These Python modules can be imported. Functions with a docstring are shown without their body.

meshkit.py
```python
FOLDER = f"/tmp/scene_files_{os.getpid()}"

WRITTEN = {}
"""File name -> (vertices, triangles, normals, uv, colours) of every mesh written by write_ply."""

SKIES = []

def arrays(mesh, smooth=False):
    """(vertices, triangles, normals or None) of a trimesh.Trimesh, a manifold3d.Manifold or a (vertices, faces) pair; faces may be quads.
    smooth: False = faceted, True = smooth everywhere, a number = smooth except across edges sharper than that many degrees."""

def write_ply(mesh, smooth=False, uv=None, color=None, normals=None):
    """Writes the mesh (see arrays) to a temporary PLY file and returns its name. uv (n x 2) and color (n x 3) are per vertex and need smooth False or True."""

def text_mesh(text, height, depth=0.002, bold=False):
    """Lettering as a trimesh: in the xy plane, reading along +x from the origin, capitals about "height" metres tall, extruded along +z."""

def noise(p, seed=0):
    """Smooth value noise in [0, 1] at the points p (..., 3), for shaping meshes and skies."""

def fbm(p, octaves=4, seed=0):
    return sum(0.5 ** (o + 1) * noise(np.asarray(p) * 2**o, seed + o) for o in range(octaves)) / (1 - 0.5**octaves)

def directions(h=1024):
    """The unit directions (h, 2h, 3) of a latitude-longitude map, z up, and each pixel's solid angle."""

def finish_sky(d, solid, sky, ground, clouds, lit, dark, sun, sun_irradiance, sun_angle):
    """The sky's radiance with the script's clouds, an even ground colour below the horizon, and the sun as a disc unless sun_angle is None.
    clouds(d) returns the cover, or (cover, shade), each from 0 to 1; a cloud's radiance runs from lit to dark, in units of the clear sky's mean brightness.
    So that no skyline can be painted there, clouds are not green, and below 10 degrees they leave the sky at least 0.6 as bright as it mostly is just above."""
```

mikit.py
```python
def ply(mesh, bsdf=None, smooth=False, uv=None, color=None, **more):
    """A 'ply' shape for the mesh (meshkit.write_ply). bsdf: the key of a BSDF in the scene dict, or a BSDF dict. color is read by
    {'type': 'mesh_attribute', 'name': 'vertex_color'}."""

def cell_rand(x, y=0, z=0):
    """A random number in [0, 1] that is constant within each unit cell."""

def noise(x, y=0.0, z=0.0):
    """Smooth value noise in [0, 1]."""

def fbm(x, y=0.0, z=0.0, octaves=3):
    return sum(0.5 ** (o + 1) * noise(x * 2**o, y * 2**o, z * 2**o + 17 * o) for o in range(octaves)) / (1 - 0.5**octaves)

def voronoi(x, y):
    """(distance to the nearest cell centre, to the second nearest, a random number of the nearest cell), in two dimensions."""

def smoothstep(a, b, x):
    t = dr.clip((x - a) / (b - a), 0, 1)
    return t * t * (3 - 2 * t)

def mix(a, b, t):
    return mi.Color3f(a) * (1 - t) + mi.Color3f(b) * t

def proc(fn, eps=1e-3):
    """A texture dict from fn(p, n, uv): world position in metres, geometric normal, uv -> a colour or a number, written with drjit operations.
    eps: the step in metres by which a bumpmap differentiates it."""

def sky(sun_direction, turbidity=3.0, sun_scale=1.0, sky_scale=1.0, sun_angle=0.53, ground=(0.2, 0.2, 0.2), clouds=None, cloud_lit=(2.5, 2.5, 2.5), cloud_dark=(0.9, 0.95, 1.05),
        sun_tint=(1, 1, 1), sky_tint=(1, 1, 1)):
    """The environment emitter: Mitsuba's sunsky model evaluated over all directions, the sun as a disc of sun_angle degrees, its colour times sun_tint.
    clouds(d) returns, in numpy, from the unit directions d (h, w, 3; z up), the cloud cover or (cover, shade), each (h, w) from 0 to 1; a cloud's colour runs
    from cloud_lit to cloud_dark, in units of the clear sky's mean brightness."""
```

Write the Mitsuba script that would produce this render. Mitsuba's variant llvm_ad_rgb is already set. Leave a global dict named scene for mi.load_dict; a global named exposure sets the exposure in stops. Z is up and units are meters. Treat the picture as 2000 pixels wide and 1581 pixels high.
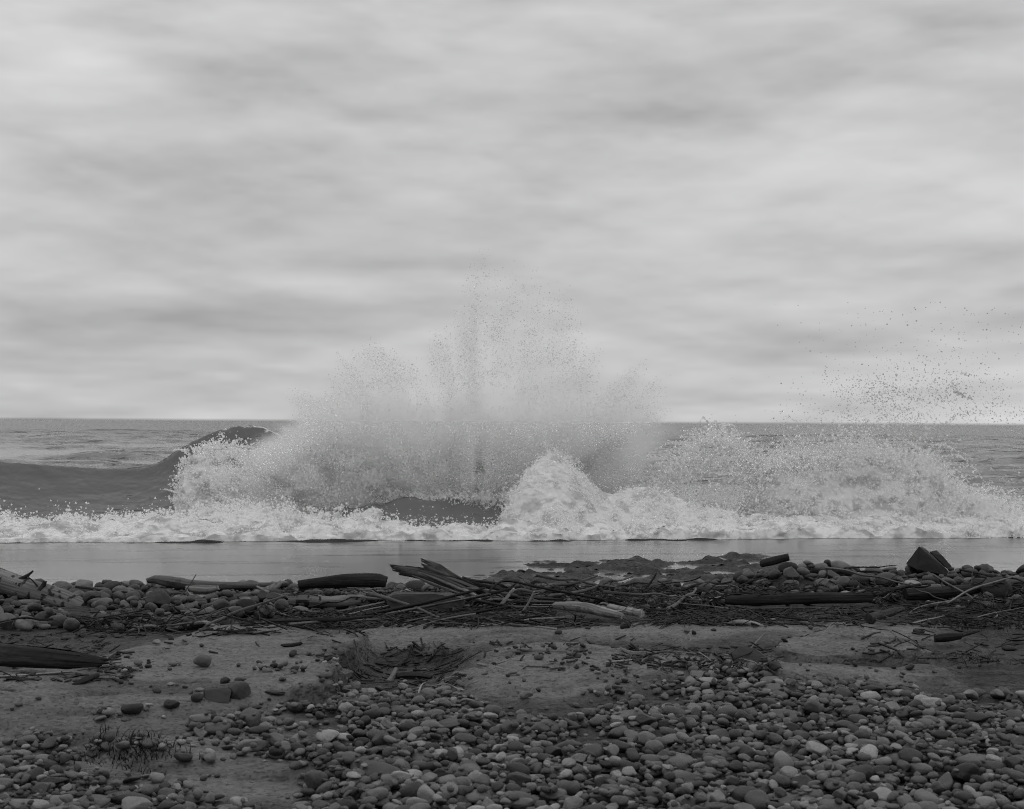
import math
import numpy as np, trimesh, mitsuba as mi, drjit as dr
from scipy import ndimage
from scipy.interpolate import PchipInterpolator
import mikit, meshkit
from mikit import proc, ply
from meshkit import fbm, noise

scene, labels = {}, {}
T = mi.ScalarTransform4f

# ------------------------------------------------------------------ camera, sky, exposure
EYE = np.array([0.0, 0.0, 2.05])
FOV = 40.0
F = 1000 / math.tan(math.radians(FOV / 2))            # focal length in photograph pixels (2000 wide)
ROLL, PITCH = math.atan(12 / 2000), math.atan(34.5 / F)
_f = np.array([0, math.cos(PITCH), math.sin(PITCH)])
_r0, _u0 = np.array([1.0, 0, 0]), np.array([0, -math.sin(PITCH), math.cos(PITCH)])
RIGHT = math.cos(ROLL) * _r0 + math.sin(ROLL) * _u0
UP = -math.sin(ROLL) * _r0 + math.cos(ROLL) * _u0
scene['camera'] = {'type': 'thinlens', 'fov': FOV, 'fov_axis': 'x', 'aperture_radius': 0.0035, 'focus_distance': 15.0,
                   'near_clip': 0.1, 'far_clip': 60000.0,
                   'to_world': T().look_at(origin=EYE.tolist(), target=(EYE + _f).tolist(), up=UP.tolist())}
exposure = 2.8
SKY_LIT, SKY_DARK = 1.5, 0.6


def clouds(d):
    """A closed overcast deck: streaky stratocumulus, foreshortened towards the horizon, brighter towards the zenith."""
    z = np.maximum(d[..., 2], 0.0)
    az = np.degrees(np.arctan2(d[..., 0], d[..., 1]))
    el = np.degrees(np.arcsin(np.clip(d[..., 2], -1, 1)))
    v = d * np.array([1, 1, 1.6])
    v[..., 2] = v[..., 2] * (1 + 1.1 * np.exp(-el / 5.0))
    warp = fbm(v * 7 + 7.3, 3, 5) - 0.5
    q = v + np.stack([warp * .06, warp * .03, warp * .025], -1)
    big = fbm(q * np.array([5, 5, 7]) + 3.1, 3, 21)
    mid = fbm(q * np.array([10, 10, 23]) + 11.7, 5, 40)
    puff = fbm(q * np.array([27, 27, 62]) + 1.7, 4, 46)
    s = 0.5 + .70 * (big - 0.5) + 1.0 * (mid - 0.5) + .62 * (puff - .5) * (.5 + mid)
    # the larger cloud banks of this deck (azimuth, elevation, half sizes in degrees, weight): + darker, - brighter
    for a, e, wa, we, w in ((-15, 4.0, 9, 1.0, .46), (-9, 4.5, 6, 0.9, .18), (-14, 8, 8, 1.6, .26), (2, 13, 7, 2.2, .30), (-7, 15, 4, 1.5, .2), (-19, 14, 3.5, 2.0, -.42), (-18, 16, 5, 1.2, -.2),
                            (2.5, 11.3, 5, 0.7, -.25), (-10, 15.8, 3, 1.1, -.28), (11, 12.5, 5, 2.2, -.28), (-9, 5.2, 5, 0.6, -.22), (7, 8, 6, 0.7, -.15), (14, 7, 7, 0.8, .12), (-3, 8, 6, 1.2, .14),
                            (5, 16, 7, 1.1, -.15), (16, 15.5, 4, 1.5, .1)):
        s = s + w * np.exp(-((az - a + 3.5 * warp) / wa) ** 2 - ((el - e + 1.5 * warp) / we) ** 2)
    r = .90 - .43 * (s - .5) + .03 * np.exp(-(el / 2.5) ** 2) + .45 * np.clip((el - 12) / 78, 0, 1)      # radiance: an overcast sky brightens towards the zenith
    return np.ones_like(r), np.clip((SKY_LIT - r) / (SKY_LIT - SKY_DARK), 0, 1)


scene['sky'] = mikit.sky([0.2, 0.5, 0.85], turbidity=3, sun_scale=0.0, ground=(0.1, 0.1, 0.1), clouds=clouds,
                         cloud_lit=(SKY_LIT,) * 3, cloud_dark=(SKY_DARK,) * 3)

# ------------------------------------------------------------------ from the photograph's pixels to places


def ray(px, py):
    px, py = np.asarray(px, float), np.asarray(py, float)
    return _f + ((px - 1000) / F)[..., None] * RIGHT - ((py - 790.5) / F)[..., None] * UP


def at(px, py, y):
    """The point seen at (px, py) that stands y metres away."""
    d = ray(px, py)
    return EYE + d * (np.asarray(y, float) / d[..., 1])[..., None]


def project(p):
    v = np.asarray(p, float) - EYE
    c = v @ _f
    return 1000 + F * (v @ RIGHT) / c, 790.5 - F * (v @ UP) / c


def smoothstep(a, b, x):
    t = np.clip((x - a) / (b - a), 0, 1)
    return t * t * (3 - 2 * t)


_prof = PchipInterpolator([-60, 0, 5, 8, 10.5, 12, 13.3, 14.3, 15.2, 16, 17.5, 26, 28, 40, 300], [.6, .52, .52, .5, .48, .42, .345, .30, .19, .08, .07, .05, -.4, -1.5, -3])


def base(x, y):
    b = 0.0 + 0.05 * smoothstep(-2.5, 0, x) + .145 * smoothstep(1.5, 3.4, x)
    b = b + .12 * np.exp(-((x - 2.75) / .45) ** 2) + .03 * np.exp(-((x - 4.35) / .6) ** 2)
    return _prof(np.clip(y, -60, 300)) + b * np.exp(-((y - 13.8 - .5 * smoothstep(1, 4, x)) / 1.25) ** 2)


def y_edge(x):
    return 23.25 + 0.13 * np.clip(x, -12, 12) + 0.35 * (fbm(np.stack([x * .7, 0 * x, 0 * x], -1), 4, 3) - .5)


def march(height, px, py, y0=3.5, y1=30.0, n=900):
    ys = np.geomspace(y0, y1, n)
    p = at(np.asarray(px, float)[..., None], np.asarray(py, float)[..., None], ys)
    under = p[..., 2] < height(p[..., 0], p[..., 1])
    i = np.where(under.any(-1), under.argmax(-1), n - 1)
    return np.take_along_axis(p, i[..., None, None], -2)[..., 0, :]


def ground_poly(poly, height=base):
    pts = np.array(poly, float)
    seg = [np.linspace(pts[i], pts[(i + 1) % len(pts)], 8, endpoint=False) for i in range(len(pts))]
    pts = np.vstack(seg)
    return march(height, pts[:, 0], pts[:, 1])[:, :2]


# rasters of the shore (2 cm): signed distances, cover, tones
X0, X1, Y0, Y1, RES = -9.0, 9.0, 4.0, 22.0, 0.02
GX, GY = np.arange(X0, X1, RES), np.arange(Y0, Y1, RES)
RX, RY = np.meshgrid(GX, GY)


def raster(xy):
    from PIL import Image, ImageDraw
    im = Image.new('1', (len(GX), len(GY)))
    ImageDraw.Draw(im).polygon([((x - X0) / RES, (y - Y0) / RES) for x, y in xy], fill=1)
    return np.asarray(im).astype(bool)


def sdist(mask):
    return (ndimage.distance_transform_edt(mask) - ndimage.distance_transform_edt(~mask)) * RES


def look_up(grid, x, y, order=1):
    x, y = np.broadcast_arrays(x, y)
    c = [np.atleast_1d((y - Y0) / RES), np.atleast_1d((x - X0) / RES)]
    return ndimage.map_coordinates(grid, c, order=order, mode='nearest').reshape(np.shape(x))


def line_dist(poly):
    from PIL import Image, ImageDraw
    pts = np.array(poly, float)
    w = march(base, pts[:, 0], pts[:, 1])
    im = Image.new('1', (len(GX), len(GY)))
    ImageDraw.Draw(im).line([((a - X0) / RES, (b - Y0) / RES) for a, b, _ in w], fill=1, width=1)
    return ndimage.distance_transform_edt(~np.asarray(im)) * RES


RP = np.stack([RX, RY, 0 * RX], -1)
N1 = fbm(RP * 1.1, 4, 2)
N2 = fbm(RP * np.array([5, 7, 1]), 4, 9)
wob = (fbm(RP * 3.0, 3, 14) - .5) * 0.35
N3 = fbm(RP * np.array([2.2, 11, 1]), 4, 19)
relief = (N1 - .5) * 0.09 + (N2 - .5) * 0.022 + (N3 - .5) * .036 - .012 * smoothstep(.018, .0, np.abs(fbm(RP * np.array([.9, 1.6, 1]) + .6 * N1[..., None], 3, 88) - .5)) * (RY < 12)
slab = np.zeros_like(RX)                                # 1 where bare rock

S1 = ground_poly([(-400, 1345), (0, 1338), (150, 1328), (250, 1285), (420, 1248), (560, 1243), (720, 1262), (695, 1290), (655, 1305), (672, 1325), (640, 1348), (660, 1372), (560, 1385), (420, 1402), (250, 1412), (-400, 1410)])
wob2 = wob + (fbm(RP * 9, 3, 15) - .5) * .16
d1 = sdist(raster(S1)) + wob * .25
w1 = np.where(RX > -1.9 + .05 * RY * 0, 0.035, 0.5)
w1 = np.where((RX > -1.2) & (RY > 7.45), 0.04, 0.6)
relief += 0.105 * smoothstep(-w1 * .5, w1 * .5, d1)
slab = np.maximum(slab, smoothstep(-.05, .1, d1))
S2 = ground_poly([(880, 1345), (905, 1300), (990, 1268), (1200, 1262), (1440, 1285), (1500, 1335), (1330, 1350), (1080, 1378), (930, 1372)])
d2 = sdist(raster(S2)) + 1.6 * wob2
relief += 0.075 * smoothstep(-.12, .4, d2)
slab = np.maximum(slab, smoothstep(-.1, .15, d2))
S2b = ground_poly([(640, 1235), (760, 1222), (900, 1218), (1130, 1232), (1420, 1222), (1700, 1218), (1830, 1222), (1850, 1262), (1480, 1262), (1200, 1254), (960, 1256), (880, 1262), (720, 1258)])
d2b = sdist(raster(S2b)) + 1.6 * wob2
relief += 0.05 * smoothstep(-.2, .3, d2b)
slab = np.maximum(slab, smoothstep(-.15, .1, d2b))
S3 = ground_poly([(1515, 1288), (1540, 1272), (1640, 1262), (1740, 1268), (1800, 1292), (1850, 1308), (1760, 1301), (1680, 1297), (1600, 1302), (1560, 1296)])
d3 = sdist(raster(S3)) + wob * .1
relief += 0.085 * smoothstep(-.015, .02, d3)
slab = np.maximum(slab, smoothstep(-.05, .02, d3))
S3b = ground_poly([(1625, 1279), (1660, 1264), (1740, 1262), (1840, 1290), (1760, 1288), (1700, 1279)])
relief += 0.035 * smoothstep(-.01, .015, sdist(raster(S3b)) + wob * .08)
S3c = ground_poly([(1460, 1330), (1500, 1305), (1560, 1306), (1700, 1310), (1860, 1318), (1900, 1345), (1700, 1338), (1640, 1330), (1560, 1345)])
d3c = sdist(raster(S3c)) + wob2
relief += 0.06 * smoothstep(-.05, .12, d3c)
slab = np.maximum(slab, smoothstep(-.1, .05, d3c))
S4 = ground_poly([(-400, 1422), (0, 1420), (130, 1432), (330, 1500), (560, 1508), (640, 1528), (600, 1581), (560, 1640), (-400, 1640)])
d4 = sdist(raster(S4)) + wob * .2
relief += -0.03 * smoothstep(-.02, .03, d4)
slab = np.maximum(slab, 0.8 * smoothstep(-.1, .1, d4))
slab = np.maximum(slab, .85 * smoothstep(-.1, .2, sdist(raster(ground_poly([(-400, 1395), (250, 1400), (560, 1385), (640, 1420), (560, 1508), (330, 1500), (130, 1440), (-400, 1430)]))) + wob))
P1 = ground_poly([(668, 1325), (655, 1305), (695, 1288), (730, 1268), (830, 1262), (900, 1268), (900, 1300), (870, 1350), (800, 1368), (660, 1372), (640, 1350)])
dP = sdist(raster(P1)) + wob * .2
relief += -0.10 * smoothstep(-.12, .18, dP) * (1 - slab)
slab *= 1 - smoothstep(-.02, .05, dP)
for line, dep, wd in (([(305, 1308), (340, 1292), (375, 1281), (402, 1270)], .035, .025), ([(-50, 1390), (20, 1392), (60, 1398)], .03, .02), ([(110, 1402), (160, 1396), (215, 1386)], .035, .022),
                      ([(95, 1466), (160, 1472), (250, 1486), (330, 1496), (450, 1502), (560, 1506)], .03, .03), ([(455, 1408), (500, 1398), (525, 1394)], .035, .025), ([(70, 1420), (120, 1414), (170, 1412)], .03, .03),
                      ([(1345, 1240), (1338, 1262), (1342, 1275)], .03, .02), ([(760, 1262), (840, 1262), (920, 1258)], .04, .03), ([(1600, 1250), (1640, 1255), (1690, 1258)], .04, .035),
                      ([(610, 1260), (700, 1252), (735, 1240)], .03, .02), ([(1050, 1460), (1150, 1442), (1300, 1430)], .02, .03), ([(560, 1290), (620, 1286), (650, 1284)], .02, .03)):
    relief -= dep * np.exp(-((line_dist(line) + np.abs(wob) * .06) / wd) ** 2)
wet_rock = ground_poly([(900, 1112), (960, 1106), (1040, 1098), (1140, 1092), (1300, 1095), (1440, 1083), (1490, 1092), (1560, 1108), (1540, 1140), (900, 1150)], lambda x, y: 0 * x + .1)
dW = sdist(raster(wet_rock)) + wob * 2
rough_n = fbm(RP * np.array([2.2, 4.5, 1]), 5, 31)
rough_n = rough_n + .35 * (fbm(RP * np.array([5, 11, 1]), 4, 37) - .5)
relief += smoothstep(-.7, 1.0, dW) * (0.026 + 0.20 * (rough_n - .44) + .15 * (fbm(RP * np.array([8, 19, 1]), 3, 39) - .5)) * (RY > 15.0)


def ground(x, y):
    x, y = np.asarray(x, float), np.asarray(y, float)
    inside = smoothstep(0, .5, x - X0) * smoothstep(0, .5, X1 - x) * smoothstep(0, .3, y - Y0) * smoothstep(0, .5, Y1 - y)
    p = np.stack([x, y, 0 * x], -1)
    z = base(x, y) + inside * look_up(relief, x, y) + (1 - inside) * (fbm(p * 1.1, 3, 2) - .5) * .06 * (np.abs(y) < 16)
    ye = y_edge(x)
    lip = np.exp(-((y - ye + .12) / .28) ** 2) * (0.10 * fbm(p * np.array([.35, 0, 0]) + 5, 3, 8) - .02 + .10 * (fbm(p * np.array([2.5, 4, 1]), 3, 77) - .5))
    z = z + lip * (y > 19)
    return z - 0.45 * smoothstep(0, .25, y - ye) + (y > 17) * (fbm(p * np.array([1.2, 3, 1]), 4, 12) - .5) * .035


def hit(px, py):
    return march(ground, px, py)


# ------------------------------------------------------------------ materials
def rock_tone(p, s=1.0):
    return mikit.fbm(p.x * 6 * s, p.y * 6 * s, p.z * 6 * s, 4)


def ground_color(p, n, uv):
    t = uv.x
    g = mikit.fbm(p.x * 2.2, p.y * 3.5, p.z * 3, 4)
    f = mikit.fbm(p.x * 45, p.y * 45, p.z * 45, 3)
    speck = mikit.smoothstep(.66, .8, mikit.noise(p.x * 70, p.y * 70, p.z * 70))
    streak = mikit.fbm(p.x * 5, p.y * 26, p.z * 40, 3)
    stain = mikit.smoothstep(.50, .68, mikit.fbm(p.x * 1.1 + 4, p.y * 2.6, p.z, 4))
    a = t * (1 - .45 * stain) * (0.5 + 0.55 * g + 0.55 * f + .35 * (streak - .5) + .25 * (f - .5)) * (1 - .5 * speck)
    return mi.Color3f(dr.clip(a, .006, .5))


def ground_bump(p, n, uv):
    return mikit.fbm(p.x * 30, p.y * 38, p.z * 30, 4) * 0.9 + mikit.fbm(p.x * 7, p.y * 24, p.z * 30, 3) * .8


scene['ground_material'] = {'type': 'bumpmap', 'arbitrary': proc(ground_bump, .004), 'scale': 0.036,
                            'bsdf': {'type': 'principled', 'base_color': proc(ground_color), 'roughness': 0.62, 'specular': 0.3}}


def stone_color(p, n, uv):
    s = uv.y * 37.0
    g = mikit.fbm(p.x * 22 + s, p.y * 22, p.z * 30 + s, 3)
    f = mikit.noise(p.x * 190 + s, p.y * 190, p.z * 190)
    band = mikit.smoothstep(.46, .5, mikit.fbm(p.x * 9 + s * 3, p.y * 9 - s, p.z * 36, 2)) * mikit.smoothstep(.75, .8, uv.y)
    a = .80 * uv.x * (0.6 + .75 * g + .3 * (f - .5)) * (1 + .3 * band)
    return mi.Color3f(dr.clip(a, .008, .7))


def stone_bump(p, n, uv):
    return mikit.fbm(p.x * 70, p.y * 70, p.z * 70, 3)


scene['stone_material'] = {'type': 'bumpmap', 'arbitrary': proc(stone_bump, .002), 'scale': 0.004,
                           'bsdf': {'type': 'principled', 'base_color': proc(stone_color), 'roughness': 0.58, 'specular': 0.35}}


def wood_fn(dark, light, knots=0.0):
    def fn(p, n, uv):
        g = mikit.fbm(uv.x * 60, uv.y * 3.5 + 3 * mikit.noise(uv.x * 12, uv.y * 2), 0.0, 4)
        c = mikit.noise(uv.x * 9, uv.y * 5, 3.0)
        k = mikit.smoothstep(.60, .72, mikit.fbm(uv.x * 14, uv.y * 22, 9.0, 3)) * knots
        a = dark + (light - dark) * dr.clip(g * 1.5 - .25, 0, 1) * (.55 + .9 * c)
        return mi.Color3f(dr.clip(a * (1 - .85 * k), .006, .7))
    return fn


def wood_bump(p, n, uv):
    return mikit.fbm(uv.x * 80, uv.y * 4, 0.0, 3) + .5 * mikit.fbm(p.x * 40, p.y * 40, p.z * 40, 2)


def wood(name, dark, light, knots=0.0, depth=.006):
    scene[name] = {'type': 'bumpmap', 'arbitrary': proc(wood_bump, .002), 'scale': depth,
                   'bsdf': {'type': 'principled', 'base_color': proc(wood_fn(dark, light, knots)), 'roughness': 0.7, 'specular': 0.25}}
    scene[name] = {'type': 'twosided', 'bsdf': scene[name]}


wood('pale_wood', .10, .32, .5)
wood('grey_wood', .045, .15, .4)
wood('dark_wood', .008, .028, .3, .01)
wood('birch_bark', .08, .26, 1.0)


def water_color(p, n, uv):
    w = mikit.fbm(p.x * 2.1, p.y * 2.6, p.z * 2.1, 4)
    fine = mikit.fbm(p.x * 9, p.y * 9, p.z * 9, 3)
    lace = dr.abs(mikit.fbm(p.x * 1.3 + 2 * w, p.y * 3.2, p.z * 1.3, 3) - .5) * 2
    f = mikit.smoothstep(.46, .60, uv.x * .95 + .35 * (w - .5) + .45 * (fine - .5) - .25 * (lace - .2))
    tex = .80 - .36 * mikit.smoothstep(.42, .68, mikit.fbm(p.x * 4.5, p.y * 5.5, p.z * 5, 4))
    return mi.Color3f(.14 * (1 - f) + tex * f)


def water_rough(p, n, uv):
    return dr.clip(.08 + .0010 * p.y, .08, .30) + .5 * mikit.smoothstep(.5, .7, uv.x)


def water_bump(p, n, uv):
    fade = 1 / (1 + dr.square(p.y / 90))
    foam = mikit.smoothstep(.45, .6, uv.x)
    return (mikit.fbm(p.x * 1.6, p.y * 3.4, p.z, 5) + .25 * mikit.fbm(p.x * 7, p.y * 11, p.z * 7, 3)) * fade + foam * 1.1 * mikit.fbm(p.x * 9, p.y * 9, p.z * 9, 4)


scene['lake_material'] = {'type': 'bumpmap', 'arbitrary': proc(water_bump, .02), 'scale': 0.10,
                          'bsdf': {'type': 'principled', 'base_color': proc(water_color), 'roughness': proc(water_rough), 'specular': 0.25}}


def film_bump(p, n, uv):
    return mikit.fbm(p.x * .8, p.y * 3.2, p.z, 4)


def film_color(p, n, uv):
    s = mikit.smoothstep(.58, .70, mikit.fbm(p.x * .55 + 3, p.y * 3.4 - .5 * p.x, 0.0, 4))
    return mi.Color3f(.17 * (1 - .6 * s))


scene['film_material'] = {'type': 'bumpmap', 'arbitrary': proc(film_bump, .01), 'scale': 0.007,
                          'bsdf': {'type': 'roughplastic', 'diffuse_reflectance': proc(film_color), 'alpha': 0.03, 'int_ior': 1.33, 'nonlinear': False}}


def foam_bump(p, n, uv):
    return mikit.fbm(p.x * 9, p.y * 9, p.z * 9, 4)


def foam_color(p, n, uv):
    g = mikit.fbm(p.x * 5, p.y * 5, p.z * 5, 4)
    return mi.Color3f(.82 - .25 * mikit.smoothstep(.5, .68, g))


scene['foam_material'] = {'type': 'twosided', 'bsdf': {'type': 'bumpmap', 'arbitrary': proc(foam_bump, .008), 'scale': 0.09,
                          'bsdf': {'type': 'diffuse', 'reflectance': proc(foam_color)}}}
scene['droplet_material'] = {'type': 'principledthin', 'base_color': {'type': 'rgb', 'value': .95}, 'roughness': .8, 'diff_trans': 1.0, 'eta': 1.1}
scene['spray_material'] = {'type': 'principledthin', 'base_color': {'type': 'rgb', 'value': .76}, 'roughness': .9, 'diff_trans': 1.0, 'eta': 1.05}
scene['grass_material'] = {'type': 'twosided', 'bsdf': {'type': 'diffuse', 'reflectance': {'type': 'rgb', 'value': .02}}}

# ------------------------------------------------------------------ naming
used = {}


def numbered(name):
    k = used.get(name, -1) + 1
    used[name] = k
    return name if k == 0 else f'{name}_{k:03d}'


def thing(name, label, cat, group=None, kind=None):
    key = numbered(name)
    labels[key] = {'label': label}
    if cat:
        labels[key]['category'] = cat
    if group:
        labels[key]['group'] = group
    if kind:
        labels[key]['kind'] = kind
    return key


def part(holder, name, mesh, m, smooth=True, uv=None, label=None):
    key = numbered(holder + '__' + name)
    scene[key] = ply(mesh, m, smooth=smooth, uv=uv)
    if label:
        labels[key] = {'label': label}
    return key


def grid_mesh(X, Y, Z):
    h, w = X.shape
    v = np.stack([X, Y, Z], -1).reshape(-1, 3)
    i, j = np.meshgrid(np.arange(h - 1), np.arange(w - 1), indexing='ij')
    a = (i * w + j).ravel()
    f = np.stack([a, a + 1, a + w + 1, a + w], -1)
    return v, f


# ------------------------------------------------------------------ ground
ys = np.concatenate([[-60, -30, -12, -4, 0, 2.5, 4.0], np.arange(4.6, 9.6, .017), np.arange(9.6, 15.6, .034), np.arange(15.6, 21, .045), np.arange(21, 26.4, .05), [27, 29, 34, 45, 80, 150]])
us = np.concatenate([[-80, -40, -20, -10, -6, -4, -3, -2.4, -2, -1.7, -1.45, -1.25], np.linspace(-1.1, 1.1, 380), [1.25, 1.45, 1.7, 2, 2.4, 3, 4, 6, 10, 20, 40, 80]])
GXX = us[None, :] * (0.375 * np.clip(ys, 4, 26) + .35)[:, None]
GYY = np.repeat(ys[:, None], len(us), 1)
GZZ = ground(GXX, GYY)
tone_map = np.where(RY > 15.6, .060, .038 + .094 * slab + .012 * (N1 - .5))
tone_map = tone_map * (1 - .55 * smoothstep(10.6, 11.6, RY) * (1 - slab) * (RY < 15.6))
right_dark = smoothstep(3.2, 4.4, RX - .15 * (RY - 10)) * smoothstep(8.2, 9, RY)
tone_map = tone_map * (1 - .55 * right_dark * (RY < 12))
tone_map = ndimage.gaussian_filter(tone_map, 2)
tone = np.where((GYY > Y0) & (GYY < Y1), look_up(tone_map, GXX, GYY), np.where(GYY >= Y1, .022, .035))
scene['ground'] = ply(grid_mesh(GXX, GYY, GZZ), 'ground_material', smooth=True, uv=np.stack([tone.ravel(), 0 * tone.ravel()], -1))
labels['ground'] = {'label': 'rocky shore of bare bedrock slabs, sand and dark wet ledges', 'kind': 'structure'}

# the sheet of water lying on the rock shelf
fy = np.arange(15.2, 24.6, .1)
fx = np.linspace(-40, 40, 220)
FX, FY = np.meshgrid(fx, fy)
FYc = np.minimum(FY, y_edge(FX) + .05)
FZ = 0.105 + .004 * (fbm(np.stack([FX * .6, FY * 1.5, 0 * FX], -1), 3, 6) - .5) - .12 * smoothstep(-.02, .05, FY - y_edge(FX))
scene['water_on_shelf'] = ply(grid_mesh(FX, FYc, FZ), 'film_material', smooth=True)
labels['water_on_shelf'] = {'label': 'thin sheet of still water lying on the flat rock shelf', 'kind': 'structure'}

# ------------------------------------------------------------------ lake with its breaking waves
def xs(pxs, y):
    return (np.asarray(pxs, float) - 1000) / F * y


ly = np.concatenate([np.arange(21.2, 31, .07), np.geomspace(31, 240, 330), np.geomspace(246, 9000, 60)])
lu = np.concatenate([[-60, -20, -8, -4, -2.6, -2, -1.6, -1.35], np.linspace(-1.15, 1.15, 340), [1.35, 1.6, 2, 2.6, 4, 8, 20, 60]])
LX = lu[None] * (.375 * ly)[:, None]
LY = np.repeat(ly[:, None], len(lu), 1)
LP = np.stack([LX, LY, 0 * LX], -1)
far = np.clip(LY, 0, 400)
chop = (fbm(LP * np.array([.10, .30, 1]), 4, 51) - .5) * 1.15 + (fbm(LP * np.array([.5, 1.1, 1]), 3, 61) - .5) * .26
chop = chop * smoothstep(24, 34, LY) * (1 - .75 * smoothstep(150, 500, LY))
LZ = .10 + chop
wpx = [-600, -100, 0, 120, 230, 300, 345, 400, 470, 540, 640, 760, 900, 1100, 1400, 1800, 2600]
wh = [.9, 1.16, 1.18, 1.10, 1.04, 1.16, 1.42, 1.68, 1.84, 1.66, 1.1, .8, .75, .5, .35, .3, .3]
yc = 28.6 + .25 * np.sin(LX * .7) + .3 * (fbm(LP * np.array([.35, 0, 0]), 3, 4) - .5)
H1 = PchipInterpolator(xs(wpx, 28.6), wh)(np.clip(LX, -16, 16))
s = LY - yc
t = np.clip(-s / 2.3, 0, 1)
front = (1 - t) ** 2.1 * (1 - .25 * t)
back = np.exp(-(np.maximum(s, 0) / 2.6) ** 1.4)
prof = np.where(s < 0, front, back)
LZ = LZ * (1 - .6 * prof) + H1 * prof + (prof * .10) * (fbm(LP * np.array([.8, 1.6, 1]), 4, 71) - .5)
# a second low wave front rearing up at the middle, close to the shelf
H2 = PchipInterpolator(xs([-900, 500, 690, 800, 870, 960, 1040, 1200, 1500, 2600], 25.3), [0.05, .15, .35, .55, .62, .6, .5, .3, .15, .1])(np.clip(LX, -14, 14))
s2 = LY - (25.35 + .15 * np.sin(LX * 1.3 + 1))
prof2 = np.where(s2 < 0, (1 - np.clip(-s2 / 1.15, 0, 1)) ** 1.3, np.exp(-(np.maximum(s2, 0) / .9) ** 2))
LZ = np.maximum(LZ, .08) + H2 * prof2 * (1 + .5 * (fbm(LP * np.array([2, 3, 1]), 3, 73) - .5))
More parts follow.
